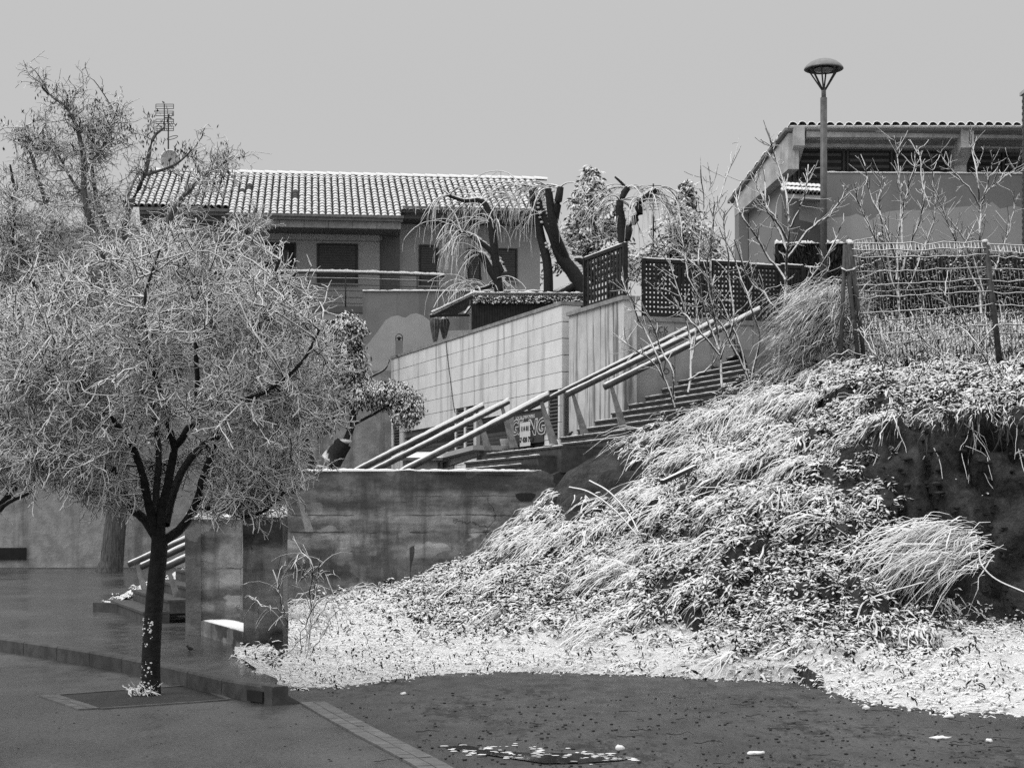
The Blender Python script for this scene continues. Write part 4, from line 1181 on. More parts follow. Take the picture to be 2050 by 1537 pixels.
mb = MB(); mb.box((x0, RY - .10, 0.1), (x1 - x0, 0, 0), (0, .06, 0), (0, 0, .10)); obj('plinth', mb, M['joint'], rw2)

TY = 55.3
tw_ = thing('terrace_wall', 'smooth rendered terrace wall painted with pale mountain shapes under the house', 'wall', P(850, 900, TY))
x0, x1 = P(726, 0, TY)[0], P(1178, 0, TY)[0]; zt3 = P(0, 583, TY)[2]
mb = MB(); mb.box((x0, TY, zt2_ - .2), (x1 - x0, 0, 0), (0, .3, 0), (0, 0, zt3 - zt2_ + .2)); obj('wall', mb, M['terrace_wall'], tw_)
obj('snow_cap', snow_strip((x0, TY + .12, zt3), (x1, TY + .12, zt3), (0, 1, 0), .34, .05, 120, .4), M['snow'], tw_, True)
def painted(pts, Y, parent, mat, name='painted_mountain'):
    mb = MB(); q = [P(x, y, Y - .006) for x, y in pts]; n = len(q)
    mb.add(q + [p + np.array([0, .004, 0]) for p in q], [tuple(range(n))] + [(i, n + i, n + (i + 1) % n, (i + 1) % n) for i in range(n)])
    return obj(name, mb, mat, parent)
painted([(727, 742), (727, 698), (742, 682), (757, 662), (772, 641), (784, 634), (797, 631), (806, 635), (812, 636), (822, 629), (833, 627), (846, 631), (858, 640), (872, 655), (890, 662), (960, 660), (960, 700), (860, 742)], TY, tw_, M['paint'])
# ground of the alley and the terrace
mb = MB(); mb.box(FS.w(-1.2, 4.0, 1.6), FS.v1() * 4.3, FS.v2() * 18, (0, 0, .3)); al = obj('alley_ground', mb, M['plaza']); tag(al, kind='structure')
mb = MB(); mb.box(FS.w(AF + .6, b_near + .2, 5.6), FS.v1() * 14, FS.v2() * 16, (0, 0, .3)); al = obj('terrace_ground', mb, M['plaza']); tag(al, kind='structure')

# ================================================================== HOUSE
HF = Frame((P(725, 0, 58.5)[0], 58.5), (0.9935, 0.1137))
hs = thing('house', 'two storey grey house with snowy barrel tile roof and a railed balcony', 'house', HF.w(-2, 3, 5.0))
def hp(x, q): return HF.p_at(x, q)
def hz(x, q, y): p = hp(x, q); return HF.z(p, q, y)
pL, pR = hp(278, 0), hp(1085, 0)
zf = hz(620, 0, 618)
ze = 11.75
# walls: centre bay proud, wings
mb = MB()
def hbox(mb, p0, p1, q0, q1, z0, z1):
    mb.hexa([HF.w(p0, q0, z0), HF.w(p1, q0, z0), HF.w(p1, q1, z0), HF.w(p0, q1, z0), HF.w(p0, q0, z1), HF.w(p1, q0, z1), HF.w(p1, q1, z1), HF.w(p0, q1, z1)])
pcL, pcR = hp(496, 0), hp(760, 0)
hbox(mb, pL, pR, .5, 8.0, 4.5, ze - .05); obj('wall', mb, M['house_wall'], hs)
mb = MB(); hbox(mb, pcL, pcR, 0, .5, zf - .15, ze - .25); obj('wall', mb, M['house_wall'], hs)
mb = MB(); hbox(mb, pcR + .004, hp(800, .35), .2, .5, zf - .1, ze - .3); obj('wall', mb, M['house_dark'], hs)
mb = MB(); z_ = hz(620, 0, 482); hbox(mb, pcL - .005, pcR + .005, -.012, 0, z_, z_ + .02); obj('groove', mb, M['house_dark'], hs)
def window(xl, xr, yt, yb, q, kind='shutter', sill=True):
    p0, p1 = hp(xl, q), hp(xr, q); z0, z1 = hz(xl, q, yb), hz(xl, q, yt)
    mb = MB(); hbox(mb, p0, p1, q - .012, q - .002, z0, z1); wd = obj('window', mb, M['dark'], hs)
    if kind == 'shutter':
        n = int((z1 - z0) / .085); h = (z1 - z0 - .06) / n
        for i in range(n):
            mb = MB(); hbox(mb, p0 + .05, p1 - .05, q - .022, q - .013, z0 + h * i, z0 + h * i + h * .88); obj('slat', mb, M['shutter'], wd)
    else:
        mb = MB(); hbox(mb, p0 + .22, p1 - .22, q - .022, q - .013, z0 + .05, z1 - .25); obj('pane', M_glass(mb) if False else mb, M['shutter'] if kind == 'door' else M['glass'], wd)
    for a, b, c, d in ((p0 - .03, p0 + .03, z0, z1), (p1 - .03, p1 + .03, z0, z1), (p0 + .032, p1 - .032, z1 - .05, z1)):
        mb = MB(); hbox(mb, a, b, q - .04, q - .024, c, d); obj('frame', mb, M['metal'], wd)
    if sill:
        mb = MB(); hbox(mb, p0 - .06, p1 + .06, q - .09, q - .042, z0 - .06, z0 - .005); obj('sill', mb, M['house_pale'], wd)
window(636, 715, 487, 567, 0)
window(529, 591, 485, 604, 0, 'door', False)
window(402, 470, 487, 600, .5, 'door', False)
window(300, 350, 487, 560, .5)
window(840, 876, 490, 572, .5)
window(991, 1034, 497, 562, .5)
window(936, 962, 497, 562, .5)
# wall lamp
mb = MB(); hbox(mb, hp(758, .2), hp(765, .2), .08, .198, hz(760, .2, 483), hz(760, .2, 471)); wl = obj('wall_lamp', mb, M['lampglass'], hs)
# soffit, fascia, gutter
for (xa_, xb_, q, y0, y1, nm_) in ((461, 803, -1.45, 455, 441, 'centre'),):
    p0, p1 = hp(xa_, q), hp(xb_, q); z0, z1 = hz(600, q, y0), hz(600, q, y1)
    n = 7
    for i in range(n):
        mb = MB(); w_ = (p1 - p0) / n; hbox(mb, p0 + i * w_ + .006, p0 + (i + 1) * w_ - .006, q, q + .1, z0, z1); obj('fascia_panel', mb, M['fascia'], hs)
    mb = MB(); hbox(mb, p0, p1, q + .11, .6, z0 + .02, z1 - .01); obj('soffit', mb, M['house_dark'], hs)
    mb = MB(); hbox(mb, p0 - .05, p1 + .05, q - .10, q + .12, z1 + .004, z1 + .10); obj('gutter', mb, M['gutter'], hs)
    mb = MB(); hbox(mb, p0 - .08, p1 + .08, q - .16, q - .02, z1 + .104, z1 + .19); obj('gutter', mb, M['gutter'], hs)
for xa_, xb_ in ((279, 458), (806, 1119)):
    q = -.55; p0, p1 = hp(xa_, q), hp(xb_, q); z1 = hz(xb_ - 20, q, 424)
    mb = MB(); hbox(mb, p0, p1, q, q + .12, z1 - .12, z1 - .01); obj('gutter', mb, M['gutter'], hs)
    mb = MB(); hbox(mb, p0, p1, q - .07, q + .05, z1 - .006, z1 + .09); obj('gutter', mb, M['gutter'], hs)
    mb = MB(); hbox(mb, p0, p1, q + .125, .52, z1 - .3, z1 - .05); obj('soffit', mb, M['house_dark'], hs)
# roof plane
slope = 0.42
qe = -1.55
z_e = hz(620, qe, 432)
qr = 4.35
def rz(q): return z_e + (q - qe) * slope
pr0, pr1 = hp(279, qr), hp(1076, qr)
mb = MB()
q_side = -.62
mb.add([HF.w(pr0, q_side, rz(q_side) - .06), HF.w(hp(1121, q_side), q_side, rz(q_side) - .06), HF.w(pr1, qr, rz(qr) - .06), HF.w(pr0, qr, rz(qr) - .06)], [(0, 1, 2, 3)])
mb.add([HF.w(hp(461, qe), qe, rz(qe) - .06), HF.w(hp(803, qe), qe, rz(qe) - .06), HF.w(hp(803, q_side), q_side, rz(q_side) - .056), HF.w(hp(461, q_side), q_side, rz(q_side) - .056)], [(0, 1, 2, 3)])
mb.add([HF.w(pr0, qr, rz(qr) - .06), HF.w(pr1, qr, rz(qr) - .06), HF.w(pr1, 8.2, rz(qr) - 1.7), HF.w(pr0, 8.2, rz(qr) - 1.7)], [(0, 1, 2, 3)])
mb.add([HF.w(pR, .5, ze - .1), HF.w(pR, 8, ze - .1), HF.w(pR, qr, rz(qr) - .1)], [(0, 1, 2)])
roof = obj('roof', mb, M['roof_base'], hs)
# one barrel tile, along +Y (uphill), crown up
def tile_mesh(R0, R1, L, n=7, th=.018):
    vs, fs = [], []
    for r, y, z in ((R0, 0, .02), (R1, L, 0.0), (R0 - th, 0, .02)):
        for k in range(n + 1):
            t = math.pi * k / n; vs.append((r * math.cos(t), y, r * math.sin(t) * .92 + z - .03))
    m = n + 1
    for k in range(n):
        fs.append((k, k + 1, m + k + 1, m + k)); fs.append((2 * m + k, 2 * m + k + 1, k + 1, k))
    return np.array(vs), fs
tv, tf = tile_mesh(.098, .082, .47)
tm = mesh_np('roof_tile', tv, tf, True); tmb = mesh_np('bare_roof_tile', tv, tf, True)
up_v = HF.v2() + np.array([0, 0, slope]); up_v /= np.linalg.norm(up_v); nrm_v = np.cross(HF.v1(), up_v)
spacing = .2255; exposure = .40
ncol = int((hp(1076, qr) - pr0) / spacing) + 3
tiles = []
for c in range(ncol):
    pc = pr0 + .1 + c * spacing
    xe = CX + FPX * HF.w(pc, qe, 0)[0] / HF.w(pc, qe, 0)[1]
    start = qe if 461 < xe < 803 else q_side
    nrow = int((qr - start) / (exposure * up_v[1] / HF.e2[1] if False else exposure * .922)) + 1
    for r in range(nrow):
        q = start + r * exposure * .922
        if q > qr - .1: continue
        # right-hand verge runs from 1121 at the eave to 1076 at the ridge
        x_lim = 1121 + (1076 - 1121) * (q - q_side) / (qr - q_side)
        o_ = HF.w(pc, q, rz(q)); xx = CX + FPX * o_[0] / o_[1]
        if xx > x_lim or (q < q_side and not 461 < xe < 803): continue
        tiles.append((q, c, r, o_))
tiles.sort(key=lambda t: t[0])
def tmat(o_, j=0.012):
    rx = random.gauss(0, j)
    return frame_matrix(o_ + np.array([0, 0, random.uniform(-.006, .006)]), HF.v1() + up_v * rx, up_v - HF.v1() * rx, nrm_v)
bare = {(17, 9), (17, 10), (24, 7), (24, 8), (24, 6), (16, 8)}
restV, restF, off = [], [], 0
for i, (q, c, r, o_) in enumerate(tiles):
    m_ = tmat(o_)
    if (c, r) in bare:
        piece('roof_tile', tmb, M['bare_tile'], roof, m_); continue
    if i < 290: piece('roof_tile', tm, M['tile'], roof, m_)
    else:
        A = np.array(m_); v = tv @ A[:3, :3].T + A[:3, 3]; restV.append(v); restF += [tuple(k + off for k in f) for f in tf]; off += len(tv)
o = obj_np('roof_tile', np.concatenate(restV), restF, M['tile'], roof, True); o['kind'] = 'stuff'
# ridge tiles
rv_, rf_ = tile_mesh(.13, .115, .5); rm = mesh_np('ridge_tile', rv_, rf_, True)
n = int((pr1 - pr0) / .44)
for i in range(n + 1):
    o_ = HF.w(pr0 + i * .44, qr, rz(qr) + .03)
    piece('ridge_tile', rm, M['tile'], roof, frame_matrix(o_, -HF.v2(), HF.v1(), np.array([0, 0, 1.0])))
mb = MB(); mb.add([HF.w(pr0 - .04, q_side, rz(q_side) - .2), HF.w(pr0 - .04, qr, rz(qr) - .2), HF.w(pr0 - .04, qr, rz(qr) + .06), HF.w(pr0 - .04, q_side, rz(q_side) + .06)], [(0, 1, 2, 3)]); obj('verge', mb, M['gutter'], roof)
# balcony
mb = MB(); qb = -1.35; pbl, pbr = hp(300, qb), hp(745, qb); zs0, zs1 = hz(650, qb, 625), hz(650, qb, 612)
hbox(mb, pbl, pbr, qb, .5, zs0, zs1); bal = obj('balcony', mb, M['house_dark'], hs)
mb = MB(); hbox(mb, pbl, pbr, qb + .05, qb + .2, hz(650, qb, 641), zs0 - .004); obj('apron', mb, M['house_wall'], bal)
mb = MB(); zq = hz(650, qb, 641); q_ = qb + .044
pts = [(604, 640), (604, 632), (622, 630), (632, 624), (640, 622), (652, 629), (664, 637), (676, 634), (690, 627), (706, 624), (722, 627), (722, 640)]
mb.add([HF.w(hp(x, q_), q_, hz(x, q_, y)) for x, y in pts], [tuple(range(len(pts)))]); obj('painted_mountain', mb, M['paint'], bal)
mb = MB(); hbox(mb, hp(500, .4), hp(730, .4), -.2, .44, 5.0, zq - .1); obj('recess', mb, M['dark'], hs)
rl = thing('balcony_railing', 'long snow topped steel railing curving along the house balcony', 'railing', HF.w(hp(650, qb), qb, zs1))
# handrail gently bowed
def bow(x): return 545 + 8 * ((x - 560) / 330) ** 2 if x > 560 else 545
mb = MB(); xs2 = np.linspace(300, 890, 40)
mb.tube([HF.w(hp(x, qb), qb, hz(x, qb, bow(x))) for x in xs2], .045, 8); obj('handrail', mb, M['railmetal'], rl, True)
for k in range(len(xs2) - 1):
    pass
sn = MB()
for x0_, x1_ in zip(xs2[:-1], xs2[1:]):
    s_ = snow_strip(HF.w(hp(x0_, qb), qb, hz(x0_, qb, bow(x0_)) + .03), HF.w(hp(x1_, qb), qb, hz(x1_, qb, bow(x1_)) + .03), HF.v2(), .10, .07, 6, .4); sn.add(s_.v, s_.f)
obj('snow_cap', sn, M['snow'], rl, True)
for dy, r in ((11, .02), (24, .012), (36, .012), (49, .012), (61, .012)):
    mb = MB(); mb.tube([HF.w(hp(x, qb), qb, hz(x, qb, bow(x) + dy)) for x in xs2], r, 6); obj('bar', mb, M['railmetal'] if dy == 11 else M['metal'], rl, True)
for x in (345, 420, 480, 542, 617, 692, 763, 835):
    mb = MB(); mb.tube([HF.w(hp(x, qb), qb, zs1 - .02), HF.w(hp(x, qb), qb, hz(x, qb, bow(x)))], .022, 6); obj('post', mb, M['metal'], rl, True)

# pale annexe on the far side, seen through the trees
an = thing('annexe', 'pale rendered annexe beside the house, glimpsed through snowy branches', 'building', P(150, 800, 60))
mb = MB(); a, b = P(60, 0, 60)[0], P(268, 0, 60)[0]; mb.box((a, 60, 4), (b - a, 0, 0), (0, 6, 0), (0, 0, P(0, 462, 60)[2] - 4)); obj('wall', mb, M['house_pale'], an)
mb = MB(); mb.box((a - .2, 59.8, P(0, 462, 60)[2]), (b - a + .3, 0, 0), (0, 6.4, 0), (0, 0, .12)); obj('roof', mb, M['coping'], an)
mb = MB(); mb.box((a + 2.2, 59.97, 8.6), (.9, 0, 0), (0, .04, 0), (0, 0, 1.2)); obj('window', mb, M['dark'], an)

# antenna mast and dish on the ridge
t = thing('antenna', 'tall rooftop antenna mast with stacked comb elements above the dish', 'antenna', HF.w(hp(337, qr), qr, rz(qr)))
AY = HF.w(hp(337, qr), qr, 0)[1]
def ap(x, y, dy=0.0): return P(x, y, AY + dy)
mb = MB(); mb.tube([ap(337, 350), ap(337, 229)], .028, 6); obj('mast', mb, M['metal'], t, True)
mb = MB(); mb.tube([ap(329, 262), ap(329, 208)], .022, 6); obj('boom', mb, M['metal'], t, True)
mb = MB(); mb.tube([ap(329, 236), ap(342, 236)], .02, 6); obj('arm', mb, M['metal'], t, True)
for y in (209, 213, 218, 223, 227, 232, 239, 244, 248, 253, 258, 262):
    mb = MB(); mb.tube([ap(312, y), ap(347.5, y)], .012, 4); obj('element', mb, M['metal'], t, True)
for y0, y1 in ((209, 218), (223, 232), (239, 248), (253, 262)):
    for x in (312, 347.5):
        mb = MB(); mb.tube([ap(x, y0), ap(x, y1)], .012, 4); obj('element', mb, M['metal'], t, True)
mb = MB(); c = ap(345, 276); mb.tube([c + np.array([.19 * math.cos(a), .19 * math.sin(a), 0.06 * math.cos(a)]) for a in np.linspace(0, 2 * math.pi, 16)], .013, 4); obj('loop', mb, M['metal'], t, True)
t = thing('satellite_dish', 'round satellite dish on the house ridge under the antenna', 'satellite dish', ap(340, 350))
c = ap(340, 321, -.2)
mb = MB(); vs = [c + np.array([0, .12, 0])]; nR = 24
for r, d_ in ((.12, .11), (.22, .08), (.34, 0)):
    vs += [c + np.array([r * math.cos(a), d_, r * 1.1 * math.sin(a)]) for a in np.linspace(0, 2 * math.pi, nR + 1)[:-1]]
fs = [(0, 1 + k, 1 + (k + 1) % nR) for k in range(nR)]
for i in range(2):
    fs += [(1 + i * nR + k, 1 + (i + 1) * nR + k, 1 + (i + 1) * nR + (k + 1) % nR, 1 + i * nR + (k + 1) % nR) for k in range(nR)]
mb.add(vs, fs); obj('bowl', mb, M['dish'], t, True)
mb = MB(); mb.tube([c + np.array([.34 * math.cos(a), 0, .37 * math.sin(a)]) for a in np.linspace(0, 2 * math.pi, 33)], .02, 6); obj('rim', mb, M['snow'], t, True)
mb = MB(); mb.tube([c + np.array([0, .02, -.34]), c + np.array([.08, -.45, -.12])], .014, 6); obj('feed_arm', mb, M['metal'], t, True)
mb = MB(); mb.tube([c + np.array([.05, -.45, -.12]), c + np.array([.12, -.40, -.02])], .04, 8); obj('receiver', mb, M['dark'], t, True)
mb = MB(); mb.tube([c + np.array([0, .1, -.2]), ap(340, 350)], .03, 6); obj('bracket', mb, M['metal'], t, True)

# ------------------------------------------------------------------ terrace things behind the stone wall
PY = 50.0
pg = thing('pergola', 'dark timber lean-to frame with sloping snowy roof edge behind the stone wall', 'pergola', P(925, 665, PY))
def pbar(name, a, b, w_, h_, dy=0, mat='darkwood', Y=PY):
    mb = MB(); mb.bar(P(*a, Y), P(*b, Y + dy), w_, h_); return obj(name, mb, M[mat], pg)
pbar('post', (925, 670), (925, 603), .13, .13)
pbar('beam', (865, 633), (947, 592), .16, .10, 1.5)
pbar('beam', (868, 632), (945, 631), .1, .07, 2.2)
pbar('brace', (929, 630), (941, 614), .06, .06, .6)
mb = MB(); s_ = snow_strip(P(864, 627, PY), P(947, 588, PY + 1.5), (0, 1, 0), .3, .05, 30, .4); obj('snow_cap', s_, M['snow'], pg, True)
mb = MB(); mb.add([P(866, 629, PY + .1), P(946, 590, PY + 1.6), P(990, 590, PY + 4), P(915, 629, PY + 3)], [(0, 1, 2, 3)]); obj('canopy', mb, M['canvas'], pg)
dp = thing('slatted_screen', 'dark slatted timber screen on the terrace below the snowy ivy top', 'screen', P(1040, 660, PY + .6))
for i in range(44):
    x = 944 + i * 5.2
    mb = MB(); a, b = P(x, 680, PY + .6), P(x + 4.7, 602, PY + .6); mb.box((a[0], a[1], a[2]), (b[0] - a[0], 0, 0), (0, .03, 0), (0, 0, b[2] - a[2])); obj('slat', mb, M['darkwood'], dp)
mb = MB(); a, b = P(944, 680, PY + .64), P(1173, 603, PY + .64); mb.box(a, (b[0] - a[0], 0, 0), (0, .03, 0), (0, 0, b[2] - a[2])); obj('backing', mb, M['dark'], dp)
iv = thing('ivy_hedge', 'long dark clipped ivy along the top of the timber screen, snow on top', 'hedge', P(1060, 602, PY + .8))
n = 3600
C = np.stack([RS.uniform(P(947, 0, PY)[0], P(1178, 0, PY)[0], n), RS.uniform(PY + .45, PY + 1.1, n), RS.uniform(P(0, 603, PY)[2], P(0, 589, PY)[2], n)], 1)
v, f = leaves(C, RS.normal(0, 1, (n, 3)), RS.uniform(.06, .12, n), RS.uniform(.04, .08, n)); obj_np('foliage', v, f, M['leaf'], iv)
obj('snow_cap', snow_strip(P(947, 589, PY + .75), P(1178, 590, PY + .75), (0, 1, 0), .6, .06, 90, 1.0), M['snow'], iv, True)
for (x0_, x1_, yt, yb, Y, lab) in ((862, 880, 633, 690, 51, 'taller folded garden parasol left of the pergola post, pleats hanging'), (880, 899, 635, 680, 51.3, 'shorter folded garden parasol beside the pergola post, snow on its top')):
    t = thing('folded_parasol', lab, 'parasol', P((x0_ + x1_) / 2, yb + 25, Y), 'folded parasols')
    c = P((x0_ + x1_) / 2, yb, Y); h = P(0, yt, Y)[2] - c[2]; r = (x1_ - x0_) / 2 * Y / FPX
    vs, n_ = [], 20
    profp = [(.25, 0.0), (.55, .25), (.85, .55), (1.0, .75), (.75, .92), (.15, 1.0)]
    for rr_, zz in profp:
        for k in range(n_):
            a = 2 * math.pi * k / n_; f_ = 1 + .22 * (1 if k % 2 else -1)
            vs.append(c + np.array([r * rr_ * f_ * math.cos(a), r * rr_ * f_ * math.sin(a), h * zz]))
    mb = MB(); mb.add(vs, [(i * n_ + k, i * n_ + (k + 1) % n_, (i + 1) * n_ + (k + 1) % n_, (i + 1) * n_ + k) for i in range(5) for k in range(n_)]); obj('canopy', mb, M['canvas'], t)
    mb = MB(); mb.tube([c + np.array([0, 0, -.5]), c + np.array([0, 0, h + .05])], .025, 6); obj('pole', mb, M['darkwood'], t, True)
    mb = MB(); mb.ell(c + np.array([0, 0, h * .97]), (r * .5, r * .5, .05), 10, 5); obj('snow_cap', mb, M['snow'], t, True)
t = thing('lantern_post', 'small wall lantern under a hoop on a grey pier by the stone wall end', 'lantern', P(798, 712, 54))
mb = MB(); a, b = P(792, 712, 54), P(806, 682, 54); mb.box((a[0], 53.9, a[2]), (b[0] - a[0], 0, 0), (0, .2, 0), (0, 0, b[2] - a[2])); obj('pier', mb, M['terrace_wall'], t)
mb = MB(); mb.tube([P(792.5, 682, 54), P(792.5, 673, 54), P(796, 669, 54), P(799, 668.5, 54), P(802, 669, 54), P(805.5, 673, 54), P(805.5, 682, 54)], .015, 5); obj('hoop', mb, M['metal'], t, True)
mb = MB(); mb.lathe(P(799, 682, 54), [(.04, 0), (.05, .06), (.09, .08), (.02, .13)], 10); obj('lamp', mb, M['metal'], t, True)

# kiosk box and canopy by the middle flight
t = thing('kiosk', 'pale low hut with flat snowy roof seen behind the concrete wall', 'hut', P(842, 945, 40))
KYk = 40.0
mb = MB(); a, b = P(806, 0, KYk)[0], P(876, 0, KYk)[0]; zt_ = P(0, 922, KYk)[2]; mb.box((a, KYk, .3), (b - a, 0, 0), (.25, 3, 0), (0, 0, zt_ - .3)); obj('box', mb, M['fascia'], t)
mb = MB(); mb.hexa([(a - .1, KYk - .1, zt_), (b + .12, KYk - .1, zt_), (b + .3, KYk + 3, zt_ + .25), (a + .1, KYk + 3, zt_ + .25), (a - .1, KYk - .1, zt_ + .07), (b + .12, KYk - .1, zt_ + .07), (b + .3, KYk + 3, zt_ + .32), (a + .1, KYk + 3, zt_ + .32)]); obj('roof', mb, M['tile'], t)
t = thing('shop_canopy', 'long flat grey canopy beam sloping past the roller shutters behind the handrails', 'canopy', FS.w(1.2, 8, 2.2))
mb = MB(); Y0, Y1 = 41.5, 38.0
p0, p1 = P(882, 922, Y0), P(982, 896, Y1)
mb.bar(p0, p1, .8, .10); obj('beam', mb, M['house_wall'], t)
mb = MB(); mb.bar(P(890, 931, 40.5), P(965, 905, 38.2), .1, .12); obj('rib', mb, M['fascia'], t)
mb = MB(); mb.box(P(955, 945, 38.3), (.1, 0, 0), (0, .1, 0), (0, 0, .4)); obj('post', mb, M['house_dark'], t)
t = thing('waste_bin', 'small pale tapered litter bin hung on a post beside the shop sign', 'bin', P(1016, 902, 36.0))
BY = 35.9
c = P(1014.5, 902, BY)
mb = MB(); mb.lathe(c, [(.02, 0), (.10, .03), (.145, .22), (.145, .235), (.13, .235), (.12, .1)], 14); obj('bucket', mb, M['dish'], t, True)
mb = MB(); p_ = P(1019, 905, BY + .16); mb.box(p_, (.10, 0, 0), (0, .08, 0), (0, 0, .75)); obj('post', mb, M['post'], t)

# ================================================================== RIGHT-HAND BUILDING
BF = Frame((P(1640, 0, 43)[0], 43.0), (0.9995, 0.03))
rb = thing('grey_building', 'grey rendered building with tiled eaves, band of dark windows and painted mountain skyline', 'building', BF.w(3, 3, 4))
def bp(x, q=0): return BF.p_at(x, q)
def bz(x, y, q=0): return BF.z(bp(x, q), q, y)
def bbox(mb, p0, p1, q0, q1, z0, z1):
    mb.hexa([BF.w(p0, q0, z0), BF.w(p1, q0, z0), BF.w(p1, q1, z0), BF.w(p0, q1, z0), BF.w(p0, q0, z1), BF.w(p1, q0, z1), BF.w(p1, q1, z1), BF.w(p0, q1, z1)])
zl = bz(1800, 347); zb_ = bz(1800, 258)
P0 = bp(1656); P1 = bp(2300)
mb = MB(); bbox(mb, P0, P1, 0, 4, 4.0, zl); obj('wall', mb, M['rbuild'], rb)          # lower storey, proud
q_ = -.006
pts = [(1656, 437), (1668, 436), (1700, 433), (1715, 428), (1728, 434), (1742, 441), (1760, 430), (1772, 425), (1790, 422), (1812, 421), (1870, 421), (1885, 417), (1905, 416), (1925, 414), (1950, 412), (1975, 412), (1986, 404), (2002, 418), (2030, 412), (2060, 418), (2100, 410), (2200, 415), (2200, 600), (1656, 600)]
mb = MB(); mb.add([BF.w(bp(x, q_), q_, BF.z(bp(x, q_), q_, y)) for x, y in pts], [tuple(range(len(pts)))]); obj('painted_mountain', mb, M['rbuild_pale'], rb)
obj('snow_cap', snow_strip(BF.w(P0, .14, zl), BF.w(P1, .14, zl), BF.v2(), .32, .05, 100, .5), M['snow'], rb, True)
# upper storey set back, dark windows in groups
QW = 0.5
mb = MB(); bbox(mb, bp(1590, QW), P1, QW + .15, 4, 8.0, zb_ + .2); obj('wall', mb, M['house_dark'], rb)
for xa_, xb_ in ((1598, 1692), (1696, 1788), (1792, 1900), (1936, 2012), (2016, 2100)):
    p0, p1 = bp(xa_, QW), bp(xb_, QW); z0, z1 = bz(1800, 358 if xa_ < 1650 else 352, QW), bz(1800, 298, QW)
    mb = MB(); bbox(mb, p0, p1, QW + .10, QW + .145, z0, z1); wd = obj('window', mb, M['dark'], rb)
    for k in range(4):
        zz = z0 + (z1 - z0) * (k + .35) / 4.4
        mb = MB(); bbox(mb, p0 + .08, p1 - .08, QW + .08, QW + .096, zz, zz + .07); obj('slat', mb, M['shutter'], wd)
    for a, b, c, d in ((p0, p0 + .05, z0, z1), (p1 - .05, p1, z0, z1), (p0 + .052, p1 - .052, z1 - .06, z1), (p0 + .052, p1 - .052, z0, z0 + .05)):
        mb = MB(); bbox(mb, a, b, QW + .05, QW + .098, c, d); obj('frame', mb, M['metal'], wd)
mb = MB(); bbox(mb, bp(1590, .36), P1, .34, QW + .1, bz(1800, 296, .36), bz(1800, 279, .36)); obj('lintel', mb, M['beam'], rb)
mb = MB(); bbox(mb, bp(1612), P1, -.15, .30, bz(1800, 278), bz(1800, 264.4)); obj('beam', mb, M['beam'], rb)
mb = MB(); bbox(mb, bp(1612), P1, -.20, .02, bz(1800, 264), bz(1800, 259)); obj('eave_board', mb, M['beam'], rb)
# corbels
for xa_, xb_ in ((1589, 1611), (1924, 1950)):
    p0, p1 = bp(xa_, -.3), bp(xb_, -.3); z1 = bz(1800, 259); z0 = bz(1800, 298 if xa_ < 1700 else 300)
    mb = MB()
    mb.hexa([BF.w(p0, -.3, z0), BF.w(p1, -.3, z0), BF.w(p1, .62, z0 - .4), BF.w(p0, .62, z0 - .4), BF.w(p0, -.3, z1), BF.w(p1, -.3, z1), BF.w(p1, .62, z1), BF.w(p0, .62, z1)])
    obj('corbel', mb, M['beam'], rb)
mb = MB(); bbox(mb, bp(1908, QW), bp(1932, QW), QW - .12, QW + .2, bz(1800, 347), bz(1800, 298, QW)); obj('column', mb, M['beam'], rb)
# gable side going back
EL = P(1572, 258, 42.9); ER = P(1460, 400, 46.0)     # roof edge from front corner to back corner
sd = unit(np.array([ER[0] - EL[0], ER[1] - EL[1], 0]))
fall = (ER[2] - EL[2]) / np.linalg.norm((ER - EL)[:2])
Ls = np.linalg.norm((ER - EL)[:2])
def G(s, inn, z): return np.array([EL[0], EL[1], 0]) + sd * s + np.array([1, 0, 0]) * inn + np.array([0, 0, z])
mb = MB()    # side wall
def top_(s): return EL[2] + fall * s
n_ = 8
S0, S1 = .9, Ls - .25
mb.hexa([G(S0, .32, 4), G(S1, .32, 4), G(S1, 2.2, 4), G(S0, 2.2, 4), G(S0, .32, top_(S0) - .4), G(S1, .32, top_(S1) - .2), G(S1, 2.2, top_(S1) - .2), G(S0, 2.2, top_(S0) - .4)])
obj('side_wall', mb, M['rbuild'], rb)
mb = MB()    # raking beam below the verge
mb.hexa([G(-.05, .05, top_(0) - 1.0), G(Ls - .2, .05, top_(Ls - .2) - .55), G(Ls - .2, .31, top_(Ls - .2) - .55), G(-.05, .31, top_(0) - 1.0),
         G(-.05, .05, top_(0) - .12), G(Ls - .2, .05, top_(Ls - .2) - .12), G(Ls - .2, .31, top_(Ls - .2) - .12), G(-.05, .31, top_(0) - .12)])
obj('rake_beam', mb, M['beam'], rb)
mb = MB()
mb.hexa([G(Ls - .45, .06, 4), G(Ls - .2, .06, 4), G(Ls - .2, .3, 4), G(Ls - .45, .3, 4), G(Ls - .45, .06, top_(Ls - .4) - .5), G(Ls - .2, .06, top_(Ls - .2) - .5), G(Ls - .2, .3, top_(Ls - .2) - .5), G(Ls - .45, .3, top_(Ls - .4) - .5)])
obj('corner_pier', mb, M['rbuild'], rb)
mb = MB()   # roof slab
mb.hexa([G(-.1, -.05, top_(-.1) - .10), G(Ls, -.05, top_(Ls) - .10), G(Ls, 16, top_(Ls) - .10), G(-.1, 16, top_(-.1) - .10),
         G(-.1, -.05, top_(-.1) - .03), G(Ls, -.05, top_(Ls) - .03), G(Ls, 16, top_(Ls) - .03), G(-.1, 16, top_(-.1) - .03)])
rr2 = obj('roof', mb, M['rbuild'], rb)
tv2, tf2 = tile_mesh(.115, .10, .5); tm2 = mesh_np('roof_tile', tv2, tf2, True)
uv = unit(np.array([sd[0], sd[1], fall])); nv = unit(np.cross(np.array([1.0, 0, 0]), uv))
